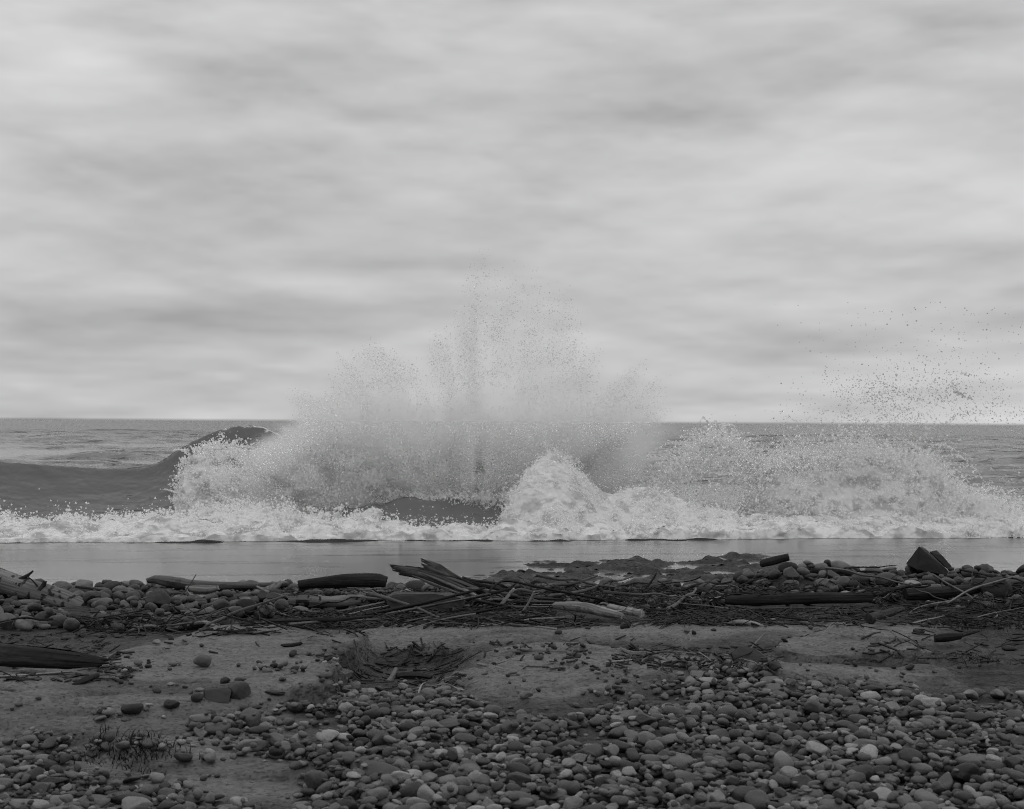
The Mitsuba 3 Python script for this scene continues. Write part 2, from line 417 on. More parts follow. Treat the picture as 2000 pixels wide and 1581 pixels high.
# whitewater near the shelf: cover kept in uv.x, lumps in the height
lpx, lpy = project(np.stack([LX, LY, LZ], -1))
cover = np.zeros_like(LX)
shore = 1 - smoothstep(24.6, 26.3, LY + .05 * (LX + 4) + 1.6 * (fbm(LP * np.array([.5, .8, 1]), 3, 90) - .5))
w2 = smoothstep(xs(560, 25), xs(660, 25), LX) * (1 - smoothstep(xs(1010, 25), xs(1060, 25), LX)) * smoothstep(24.15, 24.4, LY) * (LY < 27)
shore = shore * (1 - w2 * smoothstep(.35, .55, fbm(LP * np.array([1.6, 2.2, 1]), 3, 92) + .25 * smoothstep(xs(720, 25), xs(800, 25), LX)))
cover = np.maximum(cover, shore * (1 - .8 * smoothstep(-2.3, -1.5, LX) * (1 - smoothstep(-.3, .4, LX)) * smoothstep(24.0, 24.4, LY)))
brk = smoothstep(xs(330, 28), xs(420, 28), LX + .5 * (fbm(LP * 1.5, 3, 95) - .5)) * (1 - smoothstep(29.2, 30.2, LY)) * (1 - smoothstep(xs(900, 27), xs(1200, 27), LX))
cover = np.maximum(cover, .9 * brk * smoothstep(25.8, 27, LY) * smoothstep(-.75, -1.2, s))
crest = .75 * np.exp(-((s - .12) / .13) ** 2) * smoothstep(xs(300, 29), xs(470, 29), LX) * (1 - smoothstep(xs(560, 29), xs(700, 29), LX))
cover = np.maximum(cover, crest)
right_wash = smoothstep(xs(1200, 26), xs(1330, 26), LX) * (1 - smoothstep(26.0, 27.6, LY + .9 * (fbm(LP * .9, 3, 97) - .5)))
cover = np.maximum(cover, .75 * right_wash)
lump = fbm(LP * np.array([2.2, 2.6, 1]), 4, 33) + .4 * fbm(LP * 6, 3, 34)
LZ = LZ + np.clip(cover, 0, 1) * (.34 * (lump - .55)) * smoothstep(22.2, 23.4, LY)
LZ = LZ + np.clip(cover, 0, 1) * (.16 * (fbm(LP * 5.5, 3, 36) - .5)) * smoothstep(22.2, 23.2, LY)
rise = np.exp(-((LY - y_edge(LX) - 1.1) / .8) ** 2) * .16 * cover
LZ = LZ + rise
LZ = np.where(LY < y_edge(LX) + .12, np.minimum(LZ, .02), LZ)
scene['lake'] = ply(grid_mesh(LX, LY, LZ), 'lake_material', smooth=True, uv=np.stack([cover.ravel(), 0 * cover.ravel()], -1))
labels['lake'] = {'label': 'choppy grey lake with a breaking wave rolling in to the shelf', 'kind': 'structure'}


# ------------------------------------------------------------------ foam bodies
def surface_nets(f, lo, h):
    """The zero surface of the samples f (inside < 0) as a mesh."""
    ins = f < 0
    n = np.array(f.shape) - 1
    acc, cnt = np.zeros((*n, 3)), np.zeros(n)
    corner = list(np.ndindex(2, 2, 2))

    def c(o):
        return tuple(slice(a, a + m) for a, m in zip(o, n))
    for a in corner:
        for ax in range(3):
            if a[ax] == 0:
                b = list(a); b[ax] = 1
                fa, fb = f[c(a)], f[c(b)]
                cross = (fa < 0) != (fb < 0)
                t = np.where(cross, fa / np.where(cross, fa - fb, 1), 0)
                for k in range(3):
                    acc[..., k] += cross * (a[k] + (t if k == ax else 0))
                cnt += cross
    act = cnt > 0
    idx = -np.ones(n, int)
    idx[act] = np.arange(act.sum())
    v = (np.argwhere(act) + acc[act] / cnt[act][:, None]) * h + lo
    quads = []
    for ax in range(3):
        o1, o2 = [(1, 2), (2, 0), (0, 1)][ax]
        sl = [slice(1, -1)] * 3; sl[ax] = slice(0, n[ax])
        a = ins[tuple(sl)]
        sl2 = list(sl); sl2[ax] = slice(1, n[ax] + 1)
        b = ins[tuple(sl2)]
        where = np.argwhere(a != b)
        if not len(where):
            continue
        flip = a[tuple(where.T)]
        at_ = where + 1; at_[:, ax] -= 1
        e1, e2 = np.eye(3, dtype=int)[o1], np.eye(3, dtype=int)[o2]
        q = np.stack([idx[tuple((at_ - e1 - e2).T)], idx[tuple((at_ - e2).T)], idx[tuple(at_.T)], idx[tuple((at_ - e1).T)]], 1)
        quads.append(np.where(flip[:, None], q, q[:, ::-1]))
    return v, np.vstack(quads)


def foam_body(profile, y0, w, amp, seed, h=.036, holes=0.0, skew=.35, sharp=2.0, fine=1.0):
    """A billow of foam: an outline of its top (pixels at distance y0), half thickness w, roughened in three dimensions."""
    pr = at(np.array([p[0] for p in profile]), np.array([p[1] for p in profile]), y0)
    o = np.argsort(pr[:, 0])
    pr = pr[o]
    x0, x1, zm = pr[0, 0], pr[-1, 0], pr[:, 2].max()
    gx, gy, gz = np.arange(x0 - .2, x1 + .2, h), np.arange(y0 - w - .4, y0 + w + .4, h), np.arange(-.12, zm + .5, h)
    X, Z2 = np.meshgrid(gx, gz, indexing='ij')
    zt = np.maximum(np.interp(gx, pr[:, 0], pr[:, 2]), .06)
    fade = smoothstep(x0 - .1, x0 + .3, gx) * smoothstep(x1 + .1, x1 - .3, gx)
    zt = zt * (.3 + .7 * fade)
    P = np.stack(np.meshgrid(gx, gy, gz, indexing='ij'), -1)
    yy = P[..., 1] - y0 - skew * w * (P[..., 2] / zt[:, None, None]).clip(0, 1.3) + .3 * (noise(P * .9, seed) - .5)
    ww = w * np.clip(zt / zm, .35, 1)[:, None, None]
    q = (np.abs(yy / ww) ** sharp + (np.maximum(P[..., 2], 0) / zt[:, None, None]) ** sharp) ** (1 / sharp) - 1
    d = q * np.minimum(ww, zt[:, None, None]) * .8
    b1 = fbm(P * 1.7, 3, seed + 1) - .5
    b2 = np.abs(fbm(P * np.array([4.2, 4.2, 5.0]), 3, seed + 2) - .5)
    d = d - amp * 1.6 * b1 + amp * (1.1 * b2 - .16) + fine * (amp * .7 + .03) * (fbm(P * 9, 2, seed + 7) - .5)
    if holes:
        d = np.maximum(d, (fbm(P * np.array([1.7, 1.0, 2.0]), 3, seed + 5) - .66 + holes) * 1.3)
    d[0], d[-1], d[:, 0], d[:, -1], d[:, :, 0], d[:, :, -1] = 1, 1, 1, 1, 1, 1
    v, f = surface_nets(d, np.array([gx[0], gy[0], gz[0]]), h)
    return v, f


OV, OF = np.array([[1, 1, 1], [1, -1, -1], [-1, 1, -1], [-1, -1, 1.0]]) * .72, np.array([[0, 1, 2], [0, 3, 1], [0, 2, 3], [1, 3, 2]])


def droplets(p, r, rng, stretch=.5):
    n = len(p)
    r = np.minimum(r, 2.0 * np.median(r))
    a = rng.normal(size=(n, 3, 3))
    q, _ = np.linalg.qr(a)
    sc = 1 + stretch * rng.uniform(-.6, 1.2, (n, 1, 3))
    v = np.einsum('nij,nkj->nki', q, OV[None] * sc) * np.asarray(r)[:, None, None] + p[:, None]
    f = OF[None] + (np.arange(n) * 4)[:, None, None]
    return v.reshape(-1, 3), f.reshape(-1, 3)


def join(meshes):
    at_ = np.cumsum([0] + [len(m[0]) for m in meshes])
    return np.vstack([m[0] for m in meshes]), np.vstack([m[1] + a for m, a in zip(meshes, at_)])


def tri(m):
    v, f = m
    return (v, np.vstack([f[:, [0, 1, 2]], f[:, [0, 2, 3]]])) if f.shape[1] == 4 else m


def crust(body, n, reach, size, rng, seed, up=.3):
    """Beads and flecks of foam thrown off a body's skin, in clumps."""
    m = trimesh.Trimesh(*tri(body), process=False)
    p, fi = trimesh.sample.sample_surface(m, n * 3, seed=seed)
    nn = m.face_normals[fi]
    c = fbm(p * 2.6, 3, seed + 3)
    k = (rng.random(len(p)) < smoothstep(.35, .68, c) * (.25 + .75 * (nn[:, 2] > -.1)))
    p, nn, c = p[k][:n], nn[k][:n], c[k][:n]
    dist = rng.exponential(1, len(p)) * reach * (.3 + 2.2 * np.clip(c - .4, 0, 1) * 2)
    p = p + nn * dist[:, None] + np.array([0, 0, 1]) * (up * dist)[:, None] + rng.normal(size=p.shape) * .01
    r = size * np.exp(rng.normal(0, .45, len(p)))
    keep = p[:, 2] > .03
    return p[keep], r[keep]


def strands(profile, y0, n, length, size, rng, spread=.5, weight=None, up=1.0):
    """Streaks of water flung off along arcs: each a row of shrinking beads."""
    px, py = np.array(profile, float).T
    u = rng.uniform(px.min(), px.max(), n)
    if weight is not None:
        u = u[rng.random(n) < np.interp(u, weight[0], weight[1])]
    o = at(u, np.interp(u, px, py) + rng.exponential(18, len(u)), y0 + rng.normal(0, spread, len(u)))
    slope = np.interp(u + 25, px, py) - np.interp(u - 25, px, py)
    dirs = np.stack([slope / 60 + rng.normal(0, .7, len(u)), rng.normal(0, .35, len(u)), up + np.abs(rng.normal(0, .5, len(u)))], -1)
    dirs /= np.linalg.norm(dirs, axis=1, keepdims=True)
    L = rng.exponential(length, len(u))
    P, R = [], []
    for i in range(len(u)):
        k = int(4 + L[i] / .022)
        t = np.sort(rng.random(k)) ** .8 * L[i]
        pts = o[i] + dirs[i] * t[:, None] + np.array([dirs[i, 0] * .3, 0, -.9]) * (t ** 2)[:, None] / max(length * 3, .2) * .5
        P.append(pts + rng.normal(0, .008, pts.shape)); R.append(size * np.exp(rng.normal(0, .4, k)) * (1.15 - .6 * t / L[i]))
    P, R = np.vstack(P), np.concatenate(R)
    k = P[:, 2] > .03
    return P[k], R[k]


rng = np.random.default_rng(7)
P_BAND = [(-300, 1018), (0, 1010), (90, 1014), (180, 1008), (260, 1006), (330, 998), (400, 990), (470, 985), (560, 988), (640, 994), (700, 1006), (760, 1018), (830, 1036), (930, 1046), (990, 1048)]
P_BALL = [(342, 985), (350, 915), (362, 885), (385, 876), (420, 874), (470, 884), (520, 896), (580, 905), (640, 930), (720, 960)]
P_LUMP = [(950, 1050), (980, 1020), (1003, 965), (1025, 932), (1055, 905), (1082, 892), (1108, 905), (1145, 934), (1172, 963), (1200, 974), (1240, 964), (1290, 968), (1345, 985), (1400, 1008), (1470, 1020)]
P_RIGHT = [(1250, 1012), (1310, 1006), (1370, 1018), (1440, 1012), (1475, 962), (1510, 925), (1580, 893), (1660, 888), (1730, 884), (1800, 905), (1850, 948), (1910, 985), (1990, 1012), (2060, 1022), (2300, 1030)]
P_PEAK = [(1250, 975), (1300, 930), (1350, 880), (1395, 850), (1430, 868), (1470, 905), (1510, 930)]
P_TOE = [(1000, 1049), (1200, 1046), (1400, 1034), (1600, 1026), (1800, 1024), (2000, 1022), (2300, 1024)]
b_ball = foam_body(P_BALL, 27.3, .75, .17, 200)
b_lump = foam_body([(a, b - 6) for a, b in P_LUMP], 24.5, .8, .055, 317, h=.031, skew=.55, sharp=1.4, fine=1.0)
b_right = foam_body(P_RIGHT, 26.0, .7, .17, 400)
b_toe = foam_body(P_TOE, 25.0, .65, .20, 500)
b_band = foam_body([(a, b + 14) for a, b in P_BAND], 24.3, .7, .22, 600, holes=.03)

fo = thing('foam', 'white churning foam of the collapsing wave left of the spray plume', 'foam', kind='stuff')
scene[fo] = ply(b_ball, 'foam_material', smooth=True)
fo = thing('foam', 'smooth white mound of foam heaped against the shelf at the middle', 'foam', kind='stuff')
scene[fo] = ply(b_lump, 'foam_material', smooth=True)
fo = thing('foam', 'torn white foam of the splash at the right', 'foam', kind='stuff')
scene[fo] = ply(join([tri(b_right), tri(b_toe)]), 'foam_material', smooth=True)
fo = thing('foam', 'low band of white water along the shelf edge at the left', 'foam', kind='stuff')
scene[fo] = ply(b_band, 'foam_material', smooth=True)

pts = []
for body, n, reach, size in ((b_ball, 12000, .05, .012), (b_lump, 14000, .03, .0085), (b_right, 26000, .10, .011), (b_toe, 12000, .05, .011), (b_band, 14000, .05, .011)):
    pts.append(crust(body, n, reach, size, rng, 31 + len(pts)))
pts.append(strands(P_PEAK, 26.2, 900, .22, .012, rng, .35))
pts.append(strands([(a, b + 45) for a, b in P_PEAK], 26.2, 330, .18, .012, rng, .3))
pts.append(strands(P_RIGHT, 26.0, 1300, .3, .012, rng, .45, ([1250, 1450, 1550, 1800, 1900, 2300], [.5, .6, 1, 1, .8, .4])))
pts.append(strands(P_LUMP, 24.4, 300, .09, .011, rng, .2, ([950, 1030, 1090, 1150, 1500], [1, 1, .5, .25, .6])))
pts.append(strands(P_BALL, 27.2, 500, .12, .016, rng, .3))
pts.append(strands(P_BAND, 24.3, 500, .06, .014, rng, .4))
# the lacy sheet of water standing between the two right splashes
k = rng.uniform(0, 1, 26000)
lx, lz = rng.uniform(1240, 1960, 26000), rng.uniform(760, 1030, 26000)
lim = np.interp(lx, [1240, 1300, 1400, 1480, 1540, 1700, 1800, 1880, 1960], [960, 900, 835, 880, 850, 800, 830, 920, 990])
dens = smoothstep(-60, 90, lz - lim)
pp = at(lx, lz, 26.1 + rng.normal(0, .45, len(lx)))
web = np.abs(fbm(pp * np.array([1.6, .6, 1.8]), 3, 120) - .5)
kk = k < dens * np.exp(-web / .045)
pts.append((pp[kk], .012 * np.exp(rng.normal(0, .45, kk.sum()))))
# froth scattered over the white water of the lake itself
m_ = (cover > .45) & (LY < 26.6) & (LY > y_edge(LX) + .15) & (np.abs(LX) < 12)
ii = np.argwhere(m_); ii = ii[rng.integers(0, len(ii), 26000)]
pp = np.stack([LX[tuple(ii.T)], LY[tuple(ii.T)], LZ[tuple(ii.T)]], -1) + rng.normal(0, .03, (26000, 3))
pp[:, 2] += rng.exponential(.035, 26000)
k = rng.random(26000) < smoothstep(.36, .6, fbm(pp * 2.8, 3, 190))
pts.append((pp[k], .0095 * np.exp(rng.normal(0, .45, k.sum()))))
pts.append(strands([(690, 1010), (760, 1000), (800, 978), (870, 970), (960, 974), (1000, 968)], 25.3, 1300, .10, .008, rng, .12))
# bright spray drifting low before the plume, between the collapsing wave and the middle wave face
n = 110000
px, py = rng.uniform(410, 1010, n), rng.uniform(865, 1030, n)
low = np.interp(px, [410, 560, 650, 760, 800, 900, 990, 1010], [1000, 1010, 1020, 1000, 975, 968, 965, 960])
pp = at(px, py, 25.9 + rng.normal(0, .25, n))
k = rng.random(n) < smoothstep(865, 925, py) * (1 - .8 * smoothstep(740, 860, px) * smoothstep(945, 900, py)) * smoothstep(12, -25, py - low) * smoothstep(.36, .6, fbm(pp * np.array([2.4, 1, 3.0]), 4, 141)) * .8
pts.append((pp[k], .0074 * np.exp(rng.normal(0, .4, k.sum()))))
P_, R_ = np.vstack([a for a, _ in pts]), np.concatenate([b for _, b in pts])
fl = thing('foam_fleck', 'countless white beads and flecks of foam thrown off the breaking waves', 'foam', kind='stuff')
scene[fl] = ply(droplets(P_, R_, rng), 'droplet_material', smooth=True)
n_fleck = len(P_)

# spray in the air: the plume's droplets, and the drops over the horizon at the right
EDGE_PY = [500, 560, 620, 680, 740, 800, 850, 900, 960, 1010]
EDGE_L = [985, 925, 885, 800, 655, 580, 520, 490, 470, 470]
EDGE_R = [1035, 1075, 1120, 1175, 1235, 1265, 1262, 1258, 1235, 1190]


def plume(px, py):
    th = np.arctan2(px - 925, 1090 - py)
    k_ = 1 + smoothstep(980, 800, py) * (.5 * (fbm(np.stack([th * 5.5 + 9, 0 * th, 0 * th], -1), 4, 410) - .5) + .12 * np.exp(-((th - .10) / .17) ** 2) - .10 * np.exp(-((th + .72) / .2) ** 2))
    px, py = 925 + (px - 925) / k_, 1090 + (py - 1090) / k_
    L, R = np.interp(py, EDGE_PY, EDGE_L), np.interp(py, EDGE_PY, EDGE_R)
    soft = np.interp(py, [500, 700, 850, 1000], [55, 95, 70, 60])
    e = smoothstep(-.35, 1, (px - L) / soft) * smoothstep(-.35, 1, (R - px) / soft)
    e = e * np.interp(py, [490, 530, 620, 720, 800, 880, 1000], [0, .10, .26, .48, .72, 1, 1])
    for a, b, wa, wb, k in ((975, 790, 42, 62, .75), (852, 790, 24, 60, .7), (1050, 800, 30, 60, .5), (905, 760, 14, 70, .3)):
        e = e * (1 - k * .8 * np.exp(-(((px - a) / wa) ** 2 + ((py - b) / wb) ** 2) ** .8))
    c = np.interp(py, [560, 640, 700, 850, 980], [1020, 960, 925, 930, 940])
    return e * (1 + .7 * np.exp(-((px - c) / 26) ** 2) * smoothstep(560, 640, py))


FOCUS = (925, 1090)


def jets(px, py, y):
    """Streaks along the paths of the thrown water, which fan out from the foot of the plume."""
    dx, dy = px - FOCUS[0], FOCUS[1] - py
    th, r_ = np.arctan2(dx, dy), np.hypot(dx, dy)
    return fbm(np.stack([th * 13 + .004 * r_ * np.sin(th * 5), r_ * .0045, np.broadcast_to(y * .55, th.shape)], -1), 4, 401)


n = 230000
px, py = rng.uniform(430, 1320, n), rng.uniform(480, 1015, n)
yy_ = 26.6 + rng.normal(0, .8, n)
pp = at(px, py, yy_)
cl = .55 * fbm(pp * np.array([3, 1.2, 2.4]), 4, 151) + .45 * jets(px, py, yy_)
k = rng.random(n) < np.clip(plume(px, py) * 1.25, 0, 1.5) * smoothstep(.42, .60, cl) * (1 - .62 * smoothstep(760, 900, py))
plume_p = pp[k]
plume_r = .0049 * np.exp(rng.normal(0, .45, k.sum()))
n = 52000
px, py = rng.normal(1668, 160, n), 880 - np.abs(rng.normal(0, 1, n)) * 88
pp = at(px, py, 26.2 + rng.normal(0, .6, n))
cl = fbm(pp * np.array([2.2, 1, 2.2]), 4, 171)
top = np.interp(px, [1380, 1500, 1560, 1620, 1700, 1800, 1900, 2000, 2100], [835, 805, 750, 690, 640, 610, 610, 650, 680])
k = (rng.random(n) < smoothstep(-20, 160, py - top) * smoothstep(.36, .68, cl) * .5) & (px < 2150)
right_p, right_r = pp[k], .0066 * np.exp(rng.normal(0, .5, k.sum()))
n = 420
px, py = rng.normal(1830, 130, n), rng.uniform(590, 830, n)
far_p, far_r = at(px, py, 26.0 + rng.normal(0, .7, n)), .0085 * np.exp(rng.normal(0, .45, n))
# two clots of water and a slanting jet at the far right
clots = []
for (ax, ay, bx, by, m_, rr) in ((1875, 730, 1895, 733, 24, .022), (1866, 765, 1886, 775, 50, .03), (1880, 776, 1900, 780, 20, .02), (1838, 838, 1868, 806, 60, .016), (1858, 752, 1872, 758, 16, .02)):
    t_ = rng.random(m_)
    clots.append((at(ax + (bx - ax) * t_ + rng.normal(0, 3, m_), ay + (by - ay) * t_ + rng.normal(0, 2.5, m_), 26 + rng.normal(0, .05, m_)), rr * .5 * np.exp(rng.normal(0, .4, m_))))
P_ = np.vstack([plume_p]); R_ = plume_r
sp = thing('spray_drop', 'fine drops of the tall spray plume shot up at the middle', 'spray', kind='stuff')
scene[sp] = ply(droplets(P_, R_, rng), 'spray_material', smooth=True)
P_ = np.vstack([right_p, far_p] + [c[0] for c in clots]); R_ = np.concatenate([right_r, far_r] + [c[1] for c in clots])
sp = thing('spray_drop', 'scattered larger drops flung above the horizon at the right', 'spray', kind='stuff')
scene[sp] = ply(droplets(P_, R_, rng), 'spray_material', smooth=True)
print('flecks', n_fleck, 'plume', len(plume_p), 'right', len(right_p))

# the mist between the drops
mx0, mx1, my0, my1, mz0, mz1 = -5.6, 10.6, 24.6, 28.6, 0.15, 5.6
nx, ny, nz = 240, 24, 110
vx, vy, vz = [np.linspace(a, b, m, endpoint=False) + (b - a) / m / 2 for a, b, m in ((mx0, mx1, nx), (my0, my1, ny), (mz0, mz1, nz))]
VZ, VY, VX = np.meshgrid(vz, vy, vx, indexing='ij')
VP = np.stack([VX, VY, VZ], -1)
sheet = VP.copy(); sheet[..., 1] = 26.6
mpx, mpy = project(sheet)
g1 = np.exp(-((VY - 26.5) / .7) ** 2)
nn = .6 * fbm(VP * np.array([2.2, 1.2, 1.4]), 4, 211) + .4 * fbm(VP * np.array([5.5, 3, 5]), 3, 212)
jn = jets(mpx, mpy, VY)
nn = nn - .16 * np.exp(-((mpx - 640) / 130) ** 2 - ((mpy - 960) / 55) ** 2)
m1 = 3.8 * np.clip(plume(mpx, mpy), 0, 2) ** 1.5 * g1 * smoothstep(.34, .60, .5 * nn + .5 * jn) * (.5 + 2.4 * smoothstep(770, 860, mpy))
tb = np.interp(mpx, [p[0] for p in P_RIGHT], [p[1] for p in P_RIGHT])
m2 = .8 * smoothstep(-55, 60, mpy - tb) * smoothstep(1240, 1420, mpx) * np.exp(-((VY - 26.0) / .6) ** 2) * smoothstep(.3, .65, nn)
edge = np.minimum.reduce([VX - mx0, mx1 - VX, VZ - mz0 + .3, mz1 - VZ]) / .3
dens = ((m1 + m2) * np.clip(edge, 0, 1)).astype(np.float32)
scene['mist_medium'] = {'type': 'heterogeneous', 'albedo': .998,
                        'sigma_t': {'type': 'gridvolume', 'grid': mi.VolumeGrid(dens[..., None]), 'filter_type': 'trilinear',
                                    'to_world': T().translate([mx0, my0, mz0]).scale([mx1 - mx0, my1 - my0, mz1 - mz0])},
                        'phase': {'type': 'hg', 'g': .2}}
scene['spray_mist'] = {'type': 'cube', 'bsdf': {'type': 'null'}, 'interior': {'type': 'ref', 'id': 'mist_medium'},
                       'to_world': T().translate([(mx0 + mx1) / 2, (my0 + my1) / 2, (mz0 + mz1) / 2]).scale([(mx1 - mx0) / 2, (my1 - my0) / 2, (mz1 - mz0) / 2])}
labels['spray_mist'] = {'label': 'pale drifting mist of fine spray above the breaking waves', 'category': 'spray', 'kind': 'stuff'}
used['spray_mist'] = 0

# ------------------------------------------------------------------ stones
ICO = {k: trimesh.creation.icosphere(subdivisions=k) for k in (1, 2, 3, 4)}


def stone_shape(seed, lod, angular=.5):
    r = np.random.default_rng(seed)
    v = np.array(ICO[lod].vertices)
    e = r.uniform(2.0, 2.7)
    v = v / (np.sum(np.abs(v) ** e, 1, keepdims=True) ** (1 / e))
    for _ in range(r.integers(3, 9)):
        nn = r.normal(size=3); nn /= np.linalg.norm(nn)
        o = r.uniform(.48, .9)
        v = v - (np.maximum(0, v @ nn - o) * (angular + .35))[:, None].clip(0, None) * nn
    v = v * (1 + .28 * (fbm(v * 1.3 + seed, 2, seed) - .5))[:, None]
    return v / np.abs(v).max(0)


SHAPES = {lod: [stone_shape(s_, lod, .2 + .45 * (s_ % 3) / 2) for s_ in range(36)] for lod in (1, 2)}


def rot(yaw, tilt, lean):
    cy, sy = math.cos(yaw), math.sin(yaw)
    A = np.array([[cy, -sy, 0], [sy, cy, 0], [0, 0, 1.0]])
    cl_, sl_ = math.cos(lean), math.sin(lean)
    B = np.array([[cl_, -sl_, 0], [sl_, cl_, 0], [0, 0, 1]])
    ct, st = math.cos(tilt), math.sin(tilt)
    C = np.array([[1, 0, 0], [0, ct, -st], [0, st, ct]])
    return B @ C @ B.T @ A


class Bed:
    """A height field of what already lies there; stones are let down onto it one by one."""

    def __init__(self, x0, x1, y0, y1, res):
        self.x, self.y, self.res = np.arange(x0, x1, res), np.arange(y0, y1, res), res
        X, Y = np.meshgrid(self.x, self.y)
        self.g = ground(X, Y)
        self.h = self.g.copy()

    def window(self, x, y, r):
        i0, i1 = max(int((y - r - self.y[0]) / self.res), 0), min(int((y + r - self.y[0]) / self.res) + 2, len(self.y))
        j0, j1 = max(int((x - r - self.x[0]) / self.res), 0), min(int((x + r - self.x[0]) / self.res) + 2, len(self.x))
        return slice(i0, i1), slice(j0, j1)

    def rest(self, x, y, abc, R, quant=.8):
        A = R @ np.diag(1 / np.asarray(abc) ** 2) @ R.T
        si, sj = self.window(x, y, max(abc))
        if si.stop - si.start < 2 or sj.stop - sj.start < 2:
            return None
        dx, dy = self.x[sj][None] - x, self.y[si][:, None] - y
        b = A[0, 2] * dx + A[1, 2] * dy
        c = A[0, 0] * dx ** 2 + 2 * A[0, 1] * dx * dy + A[1, 1] * dy ** 2 - 1
        D = b * b - A[2, 2] * c
        ok = D > 0
        if ok.sum() < 3:
            return None
        rt = np.sqrt(np.maximum(D, 0))
        lo, hi = (-b - rt) / A[2, 2], (-b + rt) / A[2, 2]
        z = np.quantile((self.h[si, sj] - lo)[ok], quant)
        return z, (si, sj), ok, hi

    def put(self, z, win, ok, hi):
        self.h[win] = np.where(ok, np.maximum(self.h[win], z + hi), self.h[win])

    def height(self, x, y):
        x, y = np.broadcast_arrays(x, y)
        c = [np.atleast_1d((y - self.y[0]) / self.res), np.atleast_1d((x - self.x[0]) / self.res)]
        return ndimage.map_coordinates(self.h, c, order=1, mode='nearest').reshape(np.shape(x))


def density(polys):
    out = np.zeros_like(RX)
    for poly, dval in polys:
        m = raster(ground_poly(poly))
        out = np.where(m, dval, out)
    return np.clip(ndimage.gaussian_filter(out, 5) + (fbm(RP * 2.3, 3, 66) - .5) * .25 * (out > 0), 0, 1)


pebble_density = density([
    ([(640, 1380), (700, 1350), (780, 1338), (880, 1352), (930, 1375), (1080, 1382), (1300, 1355), (1340, 1335), (1450, 1335), (1600, 1345), (1800, 1348), (2000, 1365), (2300, 1370), (2300, 1680), (-300, 1680), (-300, 1600), (600, 1560), (640, 1500)], 1.0),
    ([(930, 1378), (1330, 1358), (1370, 1390), (1200, 1412), (1000, 1412)], .22),
    ([(1000, 1455), (1200, 1432), (1330, 1425), (1330, 1450), (1150, 1470)], .25),
    ([(1750, 1348), (2300, 1360), (2300, 1440), (1900, 1410)], .55),
    ([(-300, 1412), (560, 1400), (640, 1395), (650, 1440), (580, 1500), (330, 1494), (130, 1470), (-300, 1470)], .22),
    ([(200, 1400), (560, 1400), (640, 1380), (700, 1380), (660, 1460), (560, 1500), (360, 1490), (330, 1440)], .6),
    ([(-300, 1480), (120, 1482), (240, 1510), (250, 1581), (-300, 1600)], .8),
    ([(250, 1515), (600, 1515), (600, 1570), (260, 1570)], .10),
    ([(670, 1350), (690, 1300), (800, 1290), (880, 1310), (800, 1350)], .5),
])
cobble_density = density([
    ([(-300, 1150), (0, 1150), (160, 1142), (280, 1142), (400, 1150), (560, 1150), (760, 1150), (760, 1180), (600, 1205), (480, 1232), (260, 1250), (60, 1245), (-300, 1250)], .95),
    ([(760, 1140), (900, 1135), (1200, 1138), (1450, 1128), (1450, 1190), (760, 1190)], .6),
    ([(1230, 1128), (1480, 1118), (1600, 1105), (1800, 1105), (2300, 1112), (2300, 1190), (1800, 1195), (1700, 1182), (1230, 1170)], .97),
    ([(-300, 1240), (60, 1240), (250, 1240), (170, 1310), (-300, 1320)], .3),
])
CLUMP = fbm(RP * 3.5, 2, 222) * .8 + fbm(RP * 14, 2, 223) * .6
CLUMP = np.argsort(np.argsort(CLUMP.ravel())).reshape(CLUMP.shape) / CLUMP.size      # evenly spread from 0 to 1, in clumps


def lay(bed, count, dens, a_med, a_sig, rng, xr, yr, most, tries=3, flat=(.35, .75), tilt=.28, tones=(.062, .5)):
    out = []
    for _ in range(count):
        a = a_med * math.exp(rng.normal(0, a_sig))
        a = min(a, a_med * 2.4)
        b, c = a * rng.uniform(.55, .95), a * rng.uniform(*flat)
        c = min(c, b)
        best = None
        for _ in range(tries):
            y = rng.uniform(*yr); x = rng.uniform(-1, 1) * (xr[0] + xr[1] * y)
            if look_up(CLUMP, [x], [y])[0] > look_up(dens, [x], [y])[0]:
                continue
            R = rot(rng.uniform(0, 6.283), rng.normal(0, tilt), rng.uniform(0, 6.283))
            got = bed.rest(x, y, (a, b, c), R)
            if got is None:
                continue
            if bed is far_bed and hides(np.array([x, y, got[0]]), a, c):
                continue
            gnd = bed.g[got[1]].mean()
            if got[0] - gnd > most * (.4 + .6 * look_up(dens, [x], [y])[0]):
                continue
            if best is None or got[0] - gnd < best[0]:
                best = (got[0] - gnd, got, x, y, R)
        if best is None:
            continue
        _, got, x, y, R = best
        bed.put(*got)
        tone_ = tones[0] * math.exp(rng.normal(0, tones[1]))
        if rng.random() < .07:
            tone_ *= 2.2
        out.append(dict(p=np.array([x, y, got[0]]), abc=(a, b, c), R=R, tone=min(tone_, .34), shape=int(rng.integers(36)), seed=rng.random()))
    return out


def stone_mesh(s_, lod):
    sh = SHAPES[lod][s_['shape']]
    v = (sh * np.array(s_['abc'])) @ s_['R'].T + s_['p']
    return v, ICO[lod].faces, np.tile([s_['tone'], s_['seed']], (len(v), 1))


rng = np.random.default_rng(11)
near_bed = Bed(-4.6, 4.6, 4.3, 9.4, .012)
far_bed = Bed(-7.5, 7.5, 9.2, 16.2, .025)
KEEP, SPOT = [], {}


